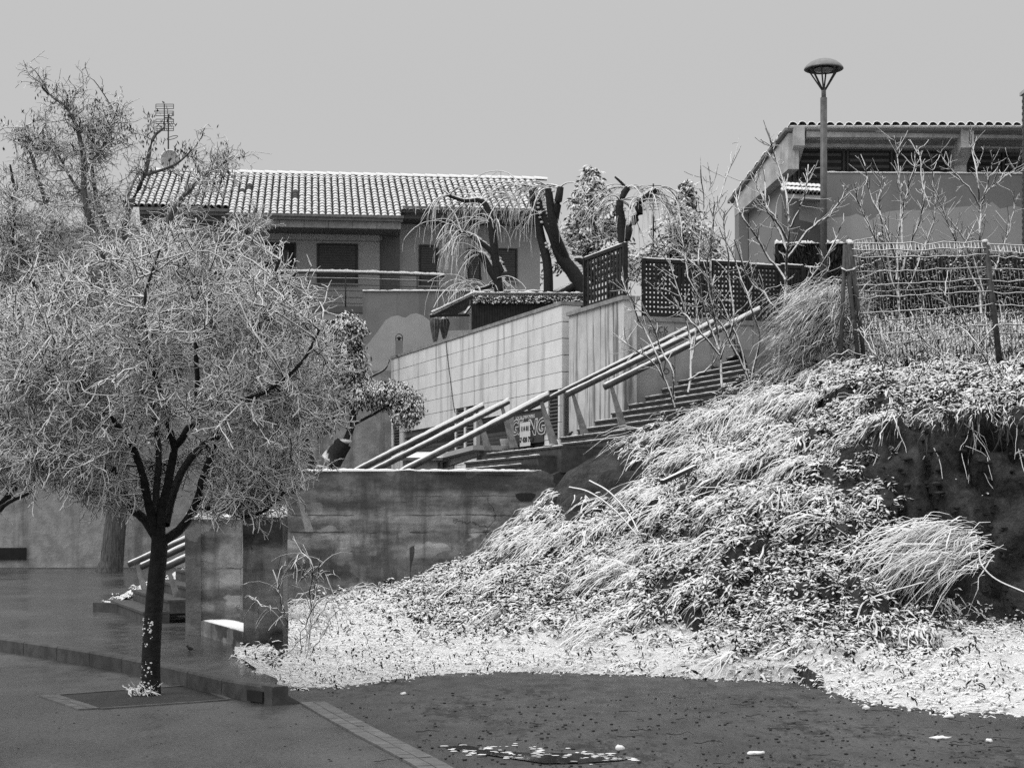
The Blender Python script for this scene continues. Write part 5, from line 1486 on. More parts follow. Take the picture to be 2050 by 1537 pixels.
for i in range(44):
    o_ = G(-.22, .1 + i * .228, top_(-.22) - .03)
    piece('roof_tile', tm2, M['tile'], rr2, frame_matrix(o_ + np.array([0, 0, random.uniform(-.01, .015)]), np.array([1, 0, 0]), uv, nv))
for r in range(1, 8):
    o_ = G(-.22 + r * .44, .04, top_(-.22 + r * .44) - .02)
    piece('roof_tile', tm2, M['tile'], rr2, frame_matrix(o_, np.array([1.0, 0, 0]), uv, nv))
mb = MB(); mb.hexa([G(-.2, .02, top_(-.2) - .06), G(-.2, 12, top_(-.2) - .06), G(-.0, 12, top_(-.0) - .04), G(-.0, .02, top_(-.0) - .04), G(-.2, .02, top_(-.2) - .03), G(-.2, 12, top_(-.2) - .03), G(-.0, 12, top_(-.0) - .01), G(-.0, .02, top_(-.0) - .01)])
obj('snow_cap', mb, M['snow'], rr2)
# little tiled porch roof behind the lamp post
pq = thing('porch_roof', 'small snowy tiled porch roof on the building side behind the lamp post', 'canopy', P(1605, 400, 42.2))
mb = MB(); a, b, c, d = P(1572, 388, 41.6), P(1648, 392, 41.6), P(1648, 372, 42.6), P(1572, 372, 42.6)
mb.add([a, b, c, d, a - [0, 0, .1], b - [0, 0, .1], c - [0, 0, .1], d - [0, 0, .1]], [(0, 1, 2, 3), (4, 7, 6, 5), (0, 4, 5, 1), (1, 5, 6, 2), (2, 6, 7, 3), (3, 7, 4, 0)]); obj('deck', mb, M['beam'], pq)
uv2 = unit((d + c - a - b)); nv2 = unit(np.cross(np.array([1.0, 0, 0]), uv2))
for i in range(9):
    for r in range(2):
        o_ = a + (b - a) * (i + .5) / 9 + uv2 * (r * .5 - .05) + np.array([0, 0, .04])
        piece('roof_tile', tm2, M['tile'], pq, frame_matrix(o_, np.array([.45, 0, 0]) * 2, uv2 + np.array([-.15, 0, 0]), nv2))
mb = MB(); mb.hexa([P(1600, 440, 42.0), P(1650, 452, 42.0), P(1650, 452, 42.9), P(1600, 440, 42.9), P(1600, 402, 42.0), P(1650, 405, 42.0), P(1650, 405, 42.9), P(1600, 402, 42.9)]); obj('bracket', mb, M['rbuild'], pq)
# brick chimney at the frame edge
ch_ = thing('chimney', 'dark brick chimney stack rising past the tiled eaves at the picture edge', 'chimney', P(2056, 520, 41))
cbm = unit_box('brick')
cx0 = P(2046, 0, 41.6)[0]; zb0, zb1 = P(0, 540, 41)[2], P(0, 178, 41)[2]
mb = MB(); mb.box((cx0 + .01, 41.01, zb0), (.9, 0, 0), (0, .6, 0), (0, 0, zb1 - zb0)); obj('core', mb, M['joint'], ch_)
nb = int((zb1 - zb0) / .075)
for j in range(nb):
    off_ = 0 if j % 2 else .12
    for i in range(2):
        x = cx0 + i * .25 + (off_ if i else 0); L = .24 + (off_ if not i else 0) - .01
        piece('brick', cbm, M['brick'], ch_, frame_matrix(np.array([x, 41.0, zb0 + j * .075 + .005]), np.array([L, 0, 0]), np.array([0, .1, 0]), np.array([0, 0, .065])))
    for i in range(3):
        y = 41.105 + i * .17 + (.08 if j % 2 else 0)
        if y + .16 < 41.62: piece('brick', cbm, M['brick'], ch_, frame_matrix(np.array([cx0 - .004, y, zb0 + j * .075 + .005]), np.array([.1, 0, 0]), np.array([0, .16, 0]), np.array([0, 0, .065])))
mb = MB(); mb.box((cx0 - .02, 40.94, zb1), (1.1, 0, 0), (0, .8, 0), (0, 0, .08)); obj('cap', mb, M['beam'], ch_)

# ------------------------------------------------------------------ street lamp
LY = 36.0
lp = thing('street_lamp', 'tall street lamp with domed head on four slanting struts', 'street lamp', P(1649, 640, LY))
px_ = P(1649, 0, LY)[0]
zc = P(0, 590, LY)[2]
mb = MB(); mb.tube([(px_, LY, 4.6), (px_, LY, zc)], .085, 16); obj('base_sleeve', mb, M['lampmetal'], lp, True)
mb = MB(); mb.lathe((px_, LY, zc - .03), [(.085, 0), (.105, .02), (.105, .07), (.075, .12)], 16); obj('collar', mb, M['lampmetal'], lp, True)
mb = MB(); mb.tube([(px_, LY, zc + .05), (px_, LY, P(0, 196, LY)[2])], .07, 16); obj('pole', mb, M['lampmetal'], lp, True)
mb = MB(); mb.tube([(px_, LY, P(0, 198, LY)[2]), (px_, LY, P(0, 176, LY)[2])], .047, 14); obj('neck', mb, M['lampmetal'], lp, True)
zr = P(0, 139, LY)[2]
for a in (0.35, 1.25, math.pi - .35, math.pi + .5, -.6, -1.9):
    mb = MB(); mb.bar((px_ + .03 * math.cos(a), LY + .03 * math.sin(a), P(0, 181, LY)[2]), (px_ + .31 * math.cos(a), LY + .31 * math.sin(a), zr), .028, .03); obj('strut', mb, M['metal'], lp)
mb = MB(); mb.lathe((px_, LY, zr), [(.39, -.01), (.405, 0), (.40, .02), (.36, .075), (.28, .14), (.18, .185), (.08, .208), (.0, .212)], 32); obj('dome', mb, M['dome'], lp, True)
mb = MB(); mb.lathe((px_, LY, zr), [(.39, -.01), (.30, .0), (.28, .01), (0, .01)], 32); obj('underside', mb, M['metal'], lp, True)
mb = MB(); mb.lathe((px_, LY, zr - .005), [(.20, .0), (.17, -.035), (.10, -.055), (0, -.06)], 20); obj('lens', mb, M['lampglass'], lp, True)

# ------------------------------------------------------------------ heather screen and hedge
hs_ = thing('brush_screen', 'dark brushwood screen fence with snowy top behind the lamp post', 'fence', P(1625, 570, 40.8))
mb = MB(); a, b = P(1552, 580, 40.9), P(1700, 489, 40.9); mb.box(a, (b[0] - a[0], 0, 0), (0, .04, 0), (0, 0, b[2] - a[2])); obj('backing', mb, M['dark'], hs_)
n = 1500; B_ = np.stack([RS.uniform(a[0], b[0], n), RS.uniform(40.75, 40.9, n), RS.uniform(a[2], b[2] - .2, n)], 1)
D = RS.normal(0, .25, (n, 3)); D[:, 2] += 1; D /= np.linalg.norm(D, axis=1, keepdims=True); nn_ = np.tile([0, -1.0, 0], (n, 1))
v, f = ribbons(B_, D, nn_, RS.uniform(.15, .4, n), RS.uniform(.012, .03, n), RS.uniform(0, .2, n), 4); o = obj_np('brushwood', v, f, M['hedge'], hs_); o['kind'] = 'stuff'
obj('snow_cap', snow_strip(P(1552, 489, 40.85), P(1700, 489, 40.85), (0, 1, 0), .25, .07, 60, 1.2), M['snow'], hs_, True)
hd = thing('hedge', 'dark dense hedge behind the wire fence in front of the painted building', 'hedge', P(1890, 650, 37.5))
n = 9000
C = np.stack([RS.uniform(P(1725, 0, 37)[0], P(2150, 0, 38)[0], n), RS.uniform(36.8, 38, n), RS.uniform(5.1, P(0, 505, 37.5)[2], n)], 1)
v, f = leaves(C, RS.normal(0, 1, (n, 3)), RS.uniform(.06, .13, n), RS.uniform(.03, .06, n)); obj_np('foliage', v, f, M['hedge'], hd)
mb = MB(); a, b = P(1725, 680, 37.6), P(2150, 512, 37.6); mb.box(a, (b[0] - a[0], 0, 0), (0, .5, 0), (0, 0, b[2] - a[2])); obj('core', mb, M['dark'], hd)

# ------------------------------------------------------------------ wire mesh fence on the bank
def mesh_fence(posts, lab, ys, nv, wires_sag=2.0, zig=True):
    """posts: list of ((x_bot,y_bot),(x_top,y_top),Y)"""
    (b0, t0, Y0), (b1, t1, Y1) = posts[0], posts[-1]
    T = thing('wire_fence', lab, 'wire fence', P(b0[0], b0[1], Y0), 'wire mesh fence panels on the bank')
    for b_, t_, Y in posts[:-1] if len(posts) > 2 else posts:
        pass
    def pt(s, f):     # s along, f 0 top .. 1 bottom
        xt = t0[0] * (1 - s) + t1[0] * s; yt = t0[1] * (1 - s) + t1[1] * s + wires_sag * math.sin(math.pi * s)
        xb = b0[0] * (1 - s) + b1[0] * s; yb = b0[1] * (1 - s) + b1[1] * s; Y = Y0 * (1 - s) + Y1 * s
        return P(xt * (1 - f) + xb * f, yt * (1 - f) + yb * f, Y)
    for f_ in ys:
        mb = MB(); jit = [random.gauss(0, .006) for _ in range(14)]
        mb.tube([pt(s, f_ + jit[k]) + np.array([0, -.03 if zig and int(f_ * 100) % 2 else 0, 0]) for k, s in enumerate(np.linspace(0, 1, 14))], .011, 5); obj('wire', mb, M['wire'], T, True)
    for i in range(1, nv):
        s = i / nv; q = []
        for k, f_ in enumerate(np.linspace(0, 1, 13)):
            q.append(pt(s + random.gauss(0, .002), f_) + np.array([random.gauss(0, .008), (-.035 if k % 3 == 1 else 0), 0]))
        mb = MB(); mb.tube(q, .0065, 4); obj('wire', mb, M['wire'], T, True)
    for b_, t_, Y in posts:
        mb = MB(); mb.tube([P(b_[0], b_[1] + 18, Y), P(t_[0], t_[1], Y)], .038, 8); obj('post', mb, M['fencepost'], T, True)
        mb = MB(); mb.ell(P(t_[0], t_[1] - 1, Y), (.06, .06, .035), 8, 4); obj('snow_cap', mb, M['snow'], T, True)
    return T
FYY = 30.4
ys = [0.0, .055, .11, .22, .33, .38, .43, .55, .62, .72, .80]
mesh_fence([((1735, 745), (1703, 487), FYY), ((2000, 712), (1972, 484), FYY)], 'widest snowy wire mesh panel between the leaning posts on top of the bank', ys, 38)
mesh_fence([((2004, 712), (1976, 490), FYY + .02), ((2210, 712), (2180, 490), FYY + .1)], 'cut off wire mesh panel running out of the picture edge', ys, 26)
mesh_fence([((1712, 640), (1700, 484), FYY + .1), ((1768, 610), (1762, 470), FYY + 3.5)], 'short wire mesh panel turning back from the leaning corner posts', [0, .1, .2, .35, .5, .7], 12)
T = thing('leaning_post', 'crossed pair of grey metal posts leaning at the fence corner', 'post', P(1690, 742, FYY - .06))
for (b_, t_) in (((1681, 752), (1692, 490)), ((1722, 748), (1691, 492))):
    mb = MB(); mb.tube([P(b_[0], b_[1], FYY - .08), P(t_[0], t_[1], FYY - .12)], .038, 8); obj('post', mb, M['fencepost'], T, True)
mb = MB(); mb.tube([P(1684, 537, FYY - .16), P(1694, 543, FYY - .18), P(1708, 540, FYY - .16), P(1711, 537, FYY - .05)], .02, 6); obj('tie', mb, M['wire'], T, True)
# ================================================================== TREES
def limb3(pts, Y, n=14):
    """pts: (x, y, depth offset)"""
    return smooth_line([P(x, y, Y + dy) for x, y, dy in pts], n)

def bare_tree(name, label, base, trunk, limbs, targets, mats, group=None, n3=7, n4=2, r2=.012, r3=.0085, r4=.0065, L3=(.12, .36), L4=(.05, .16), hook=.25, min_t=.25, maxreach=1.2, wig=.3, split=None):
    T = thing(name, label, 'tree', base, group)
    tr = Twigs()
    for pts, a, b, sd in trunk: tr.add(pts, a, b, sd)
    for pts, a, b in limbs: tr.add(pts, a, b, 8)
    tr.build('trunk', mats[0], T)
    tw = Twigs(); t_hi, t_lo = Twigs(), tw
    sk = np.concatenate([pts[int(len(pts) * min_t):] for pts, a, b in limbs])
    cen = targets.mean(0)
    for tg in targets:
        d = np.linalg.norm(sk - tg, axis=1)
        k = int(np.argmin(d + 0.35 * np.maximum(0, sk[:, 2] - tg[2])))
        s = sk[k]
        if split: tw = t_hi if tg[2] + random.gauss(0, .5) > split else t_lo
        v = tg - s; L = np.linalg.norm(v)
        if L < .06: continue
        if L > maxreach: s = tg - v / L * maxreach
        mid = (s + tg) / 2 + rv() * L * .12 + np.array([0, 0, .08 * L])
        b2 = smooth_line([s, mid, tg + rv() * .03], 6)
        tw.add(b2, r2, r2 * .5, 5)
        for _ in range(n3):
            p, dr = along(b2, random.uniform(.15, 1.0))
            out = unit(p - cen)
            d3 = unit(dr * .5 + rv() * .75 + out * .45 + np.array([0, 0, .12]))
            b3 = grow(p, d3, random.uniform(*L3), 6, wig, hook * random.uniform(-.4, 1.2), .05)
            tw.add(b3, r3, r3 * .65, 4)
            for _ in range(n4):
                p4, dr4 = along(b3, random.uniform(.2, 1.0))
                tw.add(grow(p4, unit(dr4 * .6 + rv() * .8), random.uniform(*L4), 3, .3, hook), r4, r4 * .6, 3)
    t_lo.build('crown', mats[1], T)
    if split: t_hi.build('crown', mats[2], T)
    return T

def ball(c, r, n, hollow=.25):
    v = RS.normal(0, 1, (n, 3)); v /= np.linalg.norm(v, axis=1, keepdims=True)
    rr = (hollow + (1 - hollow) * RS.rand(n)) ** (1 / 2.2)
    return np.array(c) + v * rr[:, None] * np.array(r)

# --- the street tree in its pit
Y = 17.0
trunk = [(limb3([(303, 1396, 0), (302, 1330, 0), (306, 1250, 0), (312, 1170, 0), (318, 1110, 0), (320, 1070, 0)], Y, 16), .094, .078, 16),
         (limb3([(300, 1404, 0), (302, 1380, 0)], Y, 4), .115, .093, 16)]
limbs = [
 ([(318, 1085, 0), (290, 1040, .05), (262, 1015, .1), (235, 960, .2), (208, 890, .3), (190, 810, .35), (150, 700, .4), (95, 610, .4), (60, 560, .4)], .048, .016),
 ([(320, 1090, 0), (322, 1030, -.1), (335, 975, -.15), (350, 900, -.2), (372, 865, -.25), (395, 790, -.3), (392, 690, -.3), (400, 570, -.2)], .055, .016),
 ([(322, 1085, 0), (360, 1060, .1), (390, 1015, .2), (405, 960, .3), (428, 900, .35), (455, 840, .4), (500, 720, .4), (530, 600, .3), (560, 520, .3)], .05, .014),
 ([(318, 1080, 0), (300, 1020, -.15), (283, 940, -.3), (255, 880, -.4), (205, 820, -.5), (120, 770, -.55), (40, 760, -.6)], .05, .012),
 ([(330, 1050, 0), (345, 990, .2), (372, 930, .5), (420, 880, .7), (500, 830, .8), (600, 800, .9), (680, 780, .9)], .05, .012),
 ([(392, 1015, .2), (420, 1018, .1), (455, 1024, 0), (490, 1034, -.1), (530, 1022, -.2), (570, 985, -.2)], .026, .012),
 ([(318, 1075, 0), (312, 1000, .3), (318, 900, .6), (300, 780, .8), (270, 660, .9), (250, 540, .9)], .045, .012),
 ([(240, 970, .2), (170, 940, .2), (110, 910, .1), (50, 900, 0), (20, 870, 0)], .026, .010),
 ([(375, 860, -.25), (440, 810, -.5), (520, 790, -.7), (600, 730, -.8), (640, 660, -.8)], .03, .010),
 ([(205, 880, .3), (140, 850, .6), (70, 800, .8), (10, 720, .9)], .028, .010),
 ([(350, 900, -.2), (330, 820, -.6), (300, 700, -.9), (290, 600, -1.0), (320, 500, -.9)], .034, .010),
]
limbs = [(limb3(p, Y, 18), a, b) for p, a, b in limbs]
cc = P(330, 770, Y + .1)
tg = np.concatenate([ball(cc, (1.62, 1.45, 1.32), 480, .3), ball(cc, (1.82, 1.7, 1.62), 110, .85), ball(P(140, 760, Y), (.75, .9, .95), 130, .1), ball(P(545, 770, Y + .2), (.55, .8, .85), 100, .1),
                     ball(P(470, 960, Y), (.5, .7, .32), 90, .1), ball(P(180, 930, Y), (.6, .8, .3), 90, .1)])
tx, ty = CX + FPX * tg[:, 0] / tg[:, 1], HY - FPX * (tg[:, 2] - EYE) / tg[:, 1]
tg = tg[(ty < 1015) & ~((ty > 850) & (np.abs(tx - 325) < (1090 - ty) * .85) & (tg[:, 1] < Y + .6) & (ty > 840 + RS.rand(len(tx)) * 60))]
bare_tree('street_tree', 'bare street tree with dense snowy crown in the paved pit by the kerb', P(302, 1400, Y), trunk, limbs, tg, (M['trunk_bark'], M['twig']), 'bare snow covered trees', n3=11, n4=3, r2=.0105, r3=.0066, r4=.0052, L3=(.10, .32), L4=(.04, .14), hook=.12, wig=.22)
mb = MB()
for _ in range(110):
    z = random.uniform(.03, .75)
    a = random.uniform(math.pi * 1.02, math.pi * 1.6); c = np.array([*P(302 + z * 6, 0, Y)[:2], z]); r = random.uniform(.003, .009)
    if noise.noise(Vector((c * 0 + c) * 9)) < -.05: continue
    mb.ell(c + .090 * np.array([math.cos(a), math.sin(a), 0]), (r * random.uniform(.6, 2), r * .5, r * random.uniform(.6, 1.8)), 6, 4)
TT = [o for o in S.objects if o.name == 'street_tree'][0]
obj('snow_cap', mb, M['snow'], TT, True)['kind'] = 'stuff'
# tuft of weeds at its foot
n = 260; b0 = P(287, 1395, Y - .05)
B = b0 + RS.normal(0, 1, (n, 3)) * [.06, .05, 0]; B[:, 2] = .01
D = RS.normal(0, .6, (n, 3)); D[:, 2] = np.abs(D[:, 2]) + .7; D /= np.linalg.norm(D, axis=1, keepdims=True)
v, f = ribbons(B, D, np.tile([0, 0, 1.0], (n, 1)), RS.uniform(.06, .22, n), RS.uniform(.006, .014, n), RS.uniform(.3, .9, n), 5)
o = obj_np('weed_tuft', v, f, M['dry_grass']); tag(o, 'snowy tuft of weeds at the foot of the street tree trunk', 'weed')

# --- a second street tree, mostly outside the frame
Y = 19.5
limbs = [([(-75, 1110, 0), (-30, 1050, 0), (20, 990, 0), (60, 920, .1), (90, 860, .2), (100, 800, .2)], .06, .02),
         ([(-80, 1110, 0), (-40, 1000, .2), (5, 900, .3), (30, 820, .4), (50, 720, .4)], .05, .015),
         ([(-85, 1100, 0), (-90, 960, 0), (-80, 800, 0), (-40, 650, 0)], .06, .015),
         ([(-40, 1060, 0), (10, 1010, -.3), (60, 985, -.5), (75, 960, -.6)], .03, .01)]
limbs = [(limb3(p, Y, 14), a, b) for p, a, b in limbs]
trunk = [(limb3([(-90, 1345, 0), (-86, 1220, 0), (-80, 1100, 0)], Y, 8), .11, .085, 12)]
tg = np.concatenate([ball(P(-60, 780, Y), (1.25, 1.2, 1.2), 420, .2), ball(P(50, 880, Y), (.4, .7, .55), 110, .1)])
bare_tree('street_tree', 'bare street tree mostly cut off by the picture edge, limbs over the stucco wall', P(-90, 1350, Y), trunk, limbs, tg, (M['bark'], M['twig']), 'bare snow covered trees', n3=7, n4=3, r2=.011, r3=.0068, r4=.0056)

# --- tall pod-bearing tree by the stucco wall
Y = 52.0
trunk = [(limb3([(222, 1150, 0), (228, 1080, 0), (236, 1000, 0), (238, 900, 0), (240, 800, 0), (238, 700, 0), (236, 620, 0)], Y, 20), .36, .20, 14),
         (limb3([(216, 1156, 0), (224, 1120, 0)], Y, 4), .44, .32, 14)]
lm = [([(236, 640, 0), (215, 560, -.3), (190, 470, -.5), (170, 400, -.6), (165, 300, -.8), (140, 225, -.9), (100, 190, -.9)], .15, .03),
      ([(238, 620, 0), (245, 520, .3), (255, 430, .5), (290, 350, .6), (305, 280, .6), (330, 255, .5)], .13, .03),
      ([(236, 650, 0), (285, 560, -.4), (320, 470, -.8), (370, 390, -1), (420, 345, -1.2), (470, 312, -1.2)], .13, .03),
      ([(234, 640, 0), (190, 570, .5), (130, 500, 1), (90, 400, 1.2), (60, 300, 1.2), (50, 255, 1.2)], .13, .03),
      ([(238, 610, 0), (225, 500, .8), (190, 380, 1), (185, 280, 1), (225, 215, 1)], .11, .03),
      ([(240, 600, 0), (320, 540, .3), (400, 500, .6), (470, 470, .7), (500, 455, .7)], .10, .03),
      ([(236, 660, 0), (160, 610, -.6), (90, 560, -1), (30, 520, -1.2), (-10, 430, -1.2)], .12, .03),
      ([(240, 660, 0), (330, 610, -.8), (420, 580, -1.2), (500, 540, -1.3)], .10, .03),
      ([(205, 430, 0), (150, 370, .2), (110, 300, .3), (75, 275, .3)], .06, .02),
      ([(180, 330, -.5), (215, 280, -.5), (228, 235, -.5)], .05, .02),
      ([(295, 350, .5), (350, 330, .3), (385, 300, .2)], .05, .02)]
limbs = [(limb3(p, Y, 16), a, b) for p, a, b in lm]
tg = []
for pts, a, b in limbs:
    for _ in range(int(13 + 5 * np.linalg.norm(pts[-1] - pts[0]))):
        p, d_ = along(pts, random.uniform(.22, 1.0)); tg.append(p + rv() * np.array([.42, .5, .36]))
tg = np.concatenate([np.array(tg), ball(P(250, 560, Y), (3.4, 2.4, 1.9), 190, .2), ball(P(90, 520, Y), (2.0, 2, 2.0), 120, .2)])
tx, ty = CX + FPX * tg[:, 0] / tg[:, 1], HY - FPX * (tg[:, 2] - EYE) / tg[:, 1]
tg = tg[((tx - 340) / 62) ** 2 + ((ty - 310) / 75) ** 2 > 1]
tt_ = bare_tree('tall_tree', 'tall spreading tree with hanging seed pods and thick trunk by the stucco wall', P(222, 1150, Y), trunk, limbs, tg, (M['old_bark'], M['twig_light'], M['twig_mid']), 'bare snow covered trees', split=P(0, 400, Y)[2],
          n3=6, n4=3, r2=.022, r3=.013, r4=.010, L3=(.25, .8), L4=(.1, .35), maxreach=1.6)
C = []
for pts, a, b in limbs[:5] + limbs[8:]:
    for _ in range(46):
        p, d_ = along(pts, random.uniform(.68, 1.0)); q = p + rv() * .28
        for _ in range(3): C.append(q + rv() * .07)
C = np.array(C); D = RS.normal(0, .35, C.shape); D[:, 2] -= 1
v, f = leaves(C, D, RS.uniform(.10, .2, len(C)), RS.uniform(.03, .055, len(C)))
o = obj_np('seed_pods', v, f, M['pod'], tt_); o['kind'] = 'stuff'

# --- dense dark tree further left and one behind the street tree
Y = 50.0
limbs = [(limb3(p, Y, 12), a, b) for p, a, b in [([(-20, 760, 0), (0, 640, 0), (20, 520, 0), (30, 400, 0), (20, 330, 0)], .14, .03), ([(-10, 700, 0), (50, 600, 0), (90, 500, 0), (110, 440, 0)], .1, .03), ([(-20, 690, 0), (-50, 560, 0), (-60, 430, 0)], .1, .03)]]
trunk = [(limb3([(-40, 1150, 0), (-30, 950, 0), (-20, 740, 0)], Y, 8), .25, .16, 10)]
tg = np.concatenate([ball(P(30, 520, Y), (1.6, 1.6, 2.4), 230, .15), ball(P(-60, 500, Y), (1.6, 1.6, 1.9), 90, .15)])
bare_tree('dense_tree', 'dense dark fine twigged tree behind, at the picture edge below the tall tree', P(-40, 1150, Y), trunk, limbs, tg, (M['bark'], M['twig_light']), 'bare snow covered trees', n3=7, n4=2, r2=.02, r3=.014, r4=.011, L3=(.2, .6), L4=(.1, .3), maxreach=1.5)

# --- pruned evergreen by the terrace wall, leaves loaded with snow
Y = 43.0
T = thing('leafy_tree', 'pruned evergreen tree with snowy drooping leaves in front of the terrace wall', 'tree', P(650, 990, Y))
tr = Twigs()
tr.add(limb3([(645, 1010, 0), (650, 950, 0), (668, 915, 0), (688, 885, 0)], Y, 8), .34, .22, 12)
tr.add(limb3([(640, 960, 0), (622, 930, 0), (615, 900, 0), (605, 850, 0)], Y, 8), .16, .08, 10)
stems = [([(690, 890, 0), (702, 860, 0), (712, 825, 0), (730, 800, 0), (770, 780, 0), (810, 790, 0)], .10, .03), ([(700, 865, 0), (706, 830, 0), (715, 790, 0), (700, 730, 0), (690, 660, 0)], .07, .03),
         ([(705, 850, 0), (735, 835, 0), (760, 822, 0), (800, 800, -.2), (845, 835, -.3)], .05, .02), ([(705, 830, 0), (680, 760, .2), (650, 700, .3), (630, 660, .3)], .06, .02),
         ([(700, 860, 0), (660, 820, .4), (620, 780, .6)], .05, .02), ([(710, 800, 0), (735, 760, 0), (770, 740, 0), (780, 720, 0)], .04, .015)]
stems = [(limb3(p, Y, 10), a, b) for p, a, b in stems]
for p, a, b in stems: tr.add(p, a, b, 8)
tr.build('trunk', M['bark'], T)
mb = MB(); mb.ell(P(689, 884, Y), (.2, .18, .07), 12, 6); obj('snow_cap', mb, M['snow'], T, True)
tg = np.concatenate([ball(P(668, 720, Y + .2), (.85, .9, 1.02), 230, .3), ball(P(760, 790, Y), (.95, .6, .32), 150, .2), ball(P(815, 815, Y - .2), (.42, .4, .42), 90, .2), ball(P(640, 800, Y + .2), (.8, .7, .8), 130, .2), ball(P(700, 655, Y), (.38, .4, .3), 60, .2)])
tw = Twigs(); C, D = [], []
sk = np.concatenate([p for p, a, b in stems])
for q in tg:
    s = sk[int(np.argmin(np.linalg.norm(sk - q, axis=1)))]
    b2 = smooth_line([s, (s + q) / 2 + np.array([0, 0, .12]), q, q + unit(q - s) * .12 + np.array([0, 0, -.14])], 7); tw.add(b2, .013, .006, 4)
    for _ in range(30):
        p, d_ = along(b2, random.uniform(.35, 1)); C.append(p + rv() * .05); D.append(unit(d_ * .6 + rv() * .55 + np.array([0, 0, -.55])))
tw.build('crown', M['twig'], T)
C, D = np.array(C), np.array(D)
v, f = leaves(C, D, RS.uniform(.07, .14, len(C)), RS.uniform(.025, .045, len(C))); obj_np('foliage', v, f, M['leaf'], T)

# --- weeping trees on the terrace
def weeping(name, label, base, limbs, tips, Y, n_arc, drop, side, n_hang):
    T = thing(name, label, 'tree', base, 'pruned weeping trees on the terrace')
    tr = Twigs()
    for p, a, b in limbs: tr.add(limb3(p, Y, 14), a, b, 10)
    tr.build('trunk', M['bark'], T)
    sn = MB()
    for p, a, b in limbs:
        q = limb3(p, Y, 40)
        for k in range(0, 39):
            d_ = unit(q[k + 1] - q[k])
            u_ = unit(np.array([0, 0, 1.0]) - d_[2] * d_ + np.array([-.05, 0, 0]))
            if (abs(d_[2]) < .95 or k > 36 or noise.noise(Vector(q[k] * 2.2)) > .12):
                r = a + (b - a) * k / 39
                if random.random() < .9: sn.ell(q[k] + u_ * r * .85 + np.array([random.gauss(0, .02), 0, 0]), (r * .75, r * .6, r * .35), 7, 4)
    if sn.n: obj('snow_cap', sn, M['snow'], T, True)['kind'] = 'stuff'
    tw = Twigs()
    for x, y, dy, k in tips:
        s = P(x, y, Y + dy)
        for _ in range(n_arc):
            d0 = np.array([random.choice(side) * random.uniform(.3, 1), random.gauss(0, .5), random.uniform(.15, .9)])
            L = random.uniform(.8, 2.3) * k
            pts = [s]; d_ = unit(d0)
            for i in range(9):
                d_ = unit(d_ + np.array([0, 0, -.20]) + rv() * .06); pts.append(pts[-1] + d_ * L / 9)
            tw.add(np.array(pts), .024, .010, 4)
            for _ in range(n_hang):
                p, _d = along(np.array(pts), random.uniform(.35, 1))
                h = grow(p, _d * .6 + rv() * .25 + np.array([0, 0, -.3]), random.uniform(.4, 1.5) * drop, 7, .09, .9)
                tw.add(h, .008, .004, 3)
    tw.build('crown', M['twig_light'], T)
    return T
Y = 53.0
weeping('weeping_tree', 'larger pruned weeping tree with thick dark limbs in front of the house wall', P(1150, 588, Y), [
    ([(1172, 592, 0), (1150, 548, 0), (1125, 515, 0), (1108, 470, 0), (1085, 420, .2), (1070, 378, .3)], .25, .13),
    ([(1135, 525, 0), (1112, 470, -.3), (1103, 420, -.4), (1098, 378, -.4)], .15, .11), ([(1108, 450, -.2), (1118, 400, -.5), (1122, 375, -.5)], .13, .1),
    ([(1098, 590, 0), (1096, 530, 0), (1082, 470, .1), (1068, 400, .2), (1062, 378, .2), (1035, 374, .1)], .15, .10),
    ([(1008, 578, 0), (985, 545, 0), (968, 515, 0), (960, 508, 0)], .14, .09),
    ([(1000, 585, 0), (992, 520, 0), (984, 450, 0), (975, 415, 0), (960, 400, 0), (930, 402, 0), (895, 390, 0)], .15, .05),
    ([(1005, 545, 0), (985, 505, 0), (955, 480, 0), (932, 468, 0), (915, 472, 0)], .10, .06),
    ([(1120, 590, .1), (1150, 572, 0), (1172, 555, 0)], .16, .12), ([(1012, 560, .3), (975, 575, .2), (950, 580, .2)], .08, .04),
    ([(1138, 530, 0), (1160, 520, 0), (1172, 535, 0)], .12, .07)],
    [(1045, 376, 0, 1.0), (1065, 382, 0, .7), (1100, 378, -.3, .7), (1122, 375, -.3, .8), (960, 402, 0, .8), (900, 392, 0, .6), (925, 470, 0, 1.0), (940, 475, 0, .9), (985, 450, 0, .8), (965, 510, 0, .9), (950, 580, 0, .9), (975, 575, .3, .9), (1030, 400, .2, .9), (1080, 430, 0, .5)],
    Y, 8, .8, (-1, -1, -1, -.6, .5), 3)
Y = 50.5
weeping('weeping_tree', 'smaller pruned weeping tree with two dark stubs behind the slanting lattice panel', P(1248, 560, Y), [
    ([(1246, 580, 0), (1247, 490, 0), (1243, 440, 0), (1240, 405, 0), (1250, 385, 0), (1257, 376, 0)], .16, .09), ([(1255, 378, 0), (1243, 365, 0), (1231, 354, 0)], .05, .03),
    ([(1252, 480, 0), (1262, 450, 0), (1280, 425, 0), (1276, 408, 0), (1295, 392, 0), (1313, 380, 0)], .14, .09)],
    [(1257, 376, 0, .9), (1313, 380, 0, .7), (1280, 405, 0, 1.0), (1300, 390, 0, .8), (1243, 405, 0, .7)], Y, 8, .8, (1, 1, -.7, .6, -1), 3)

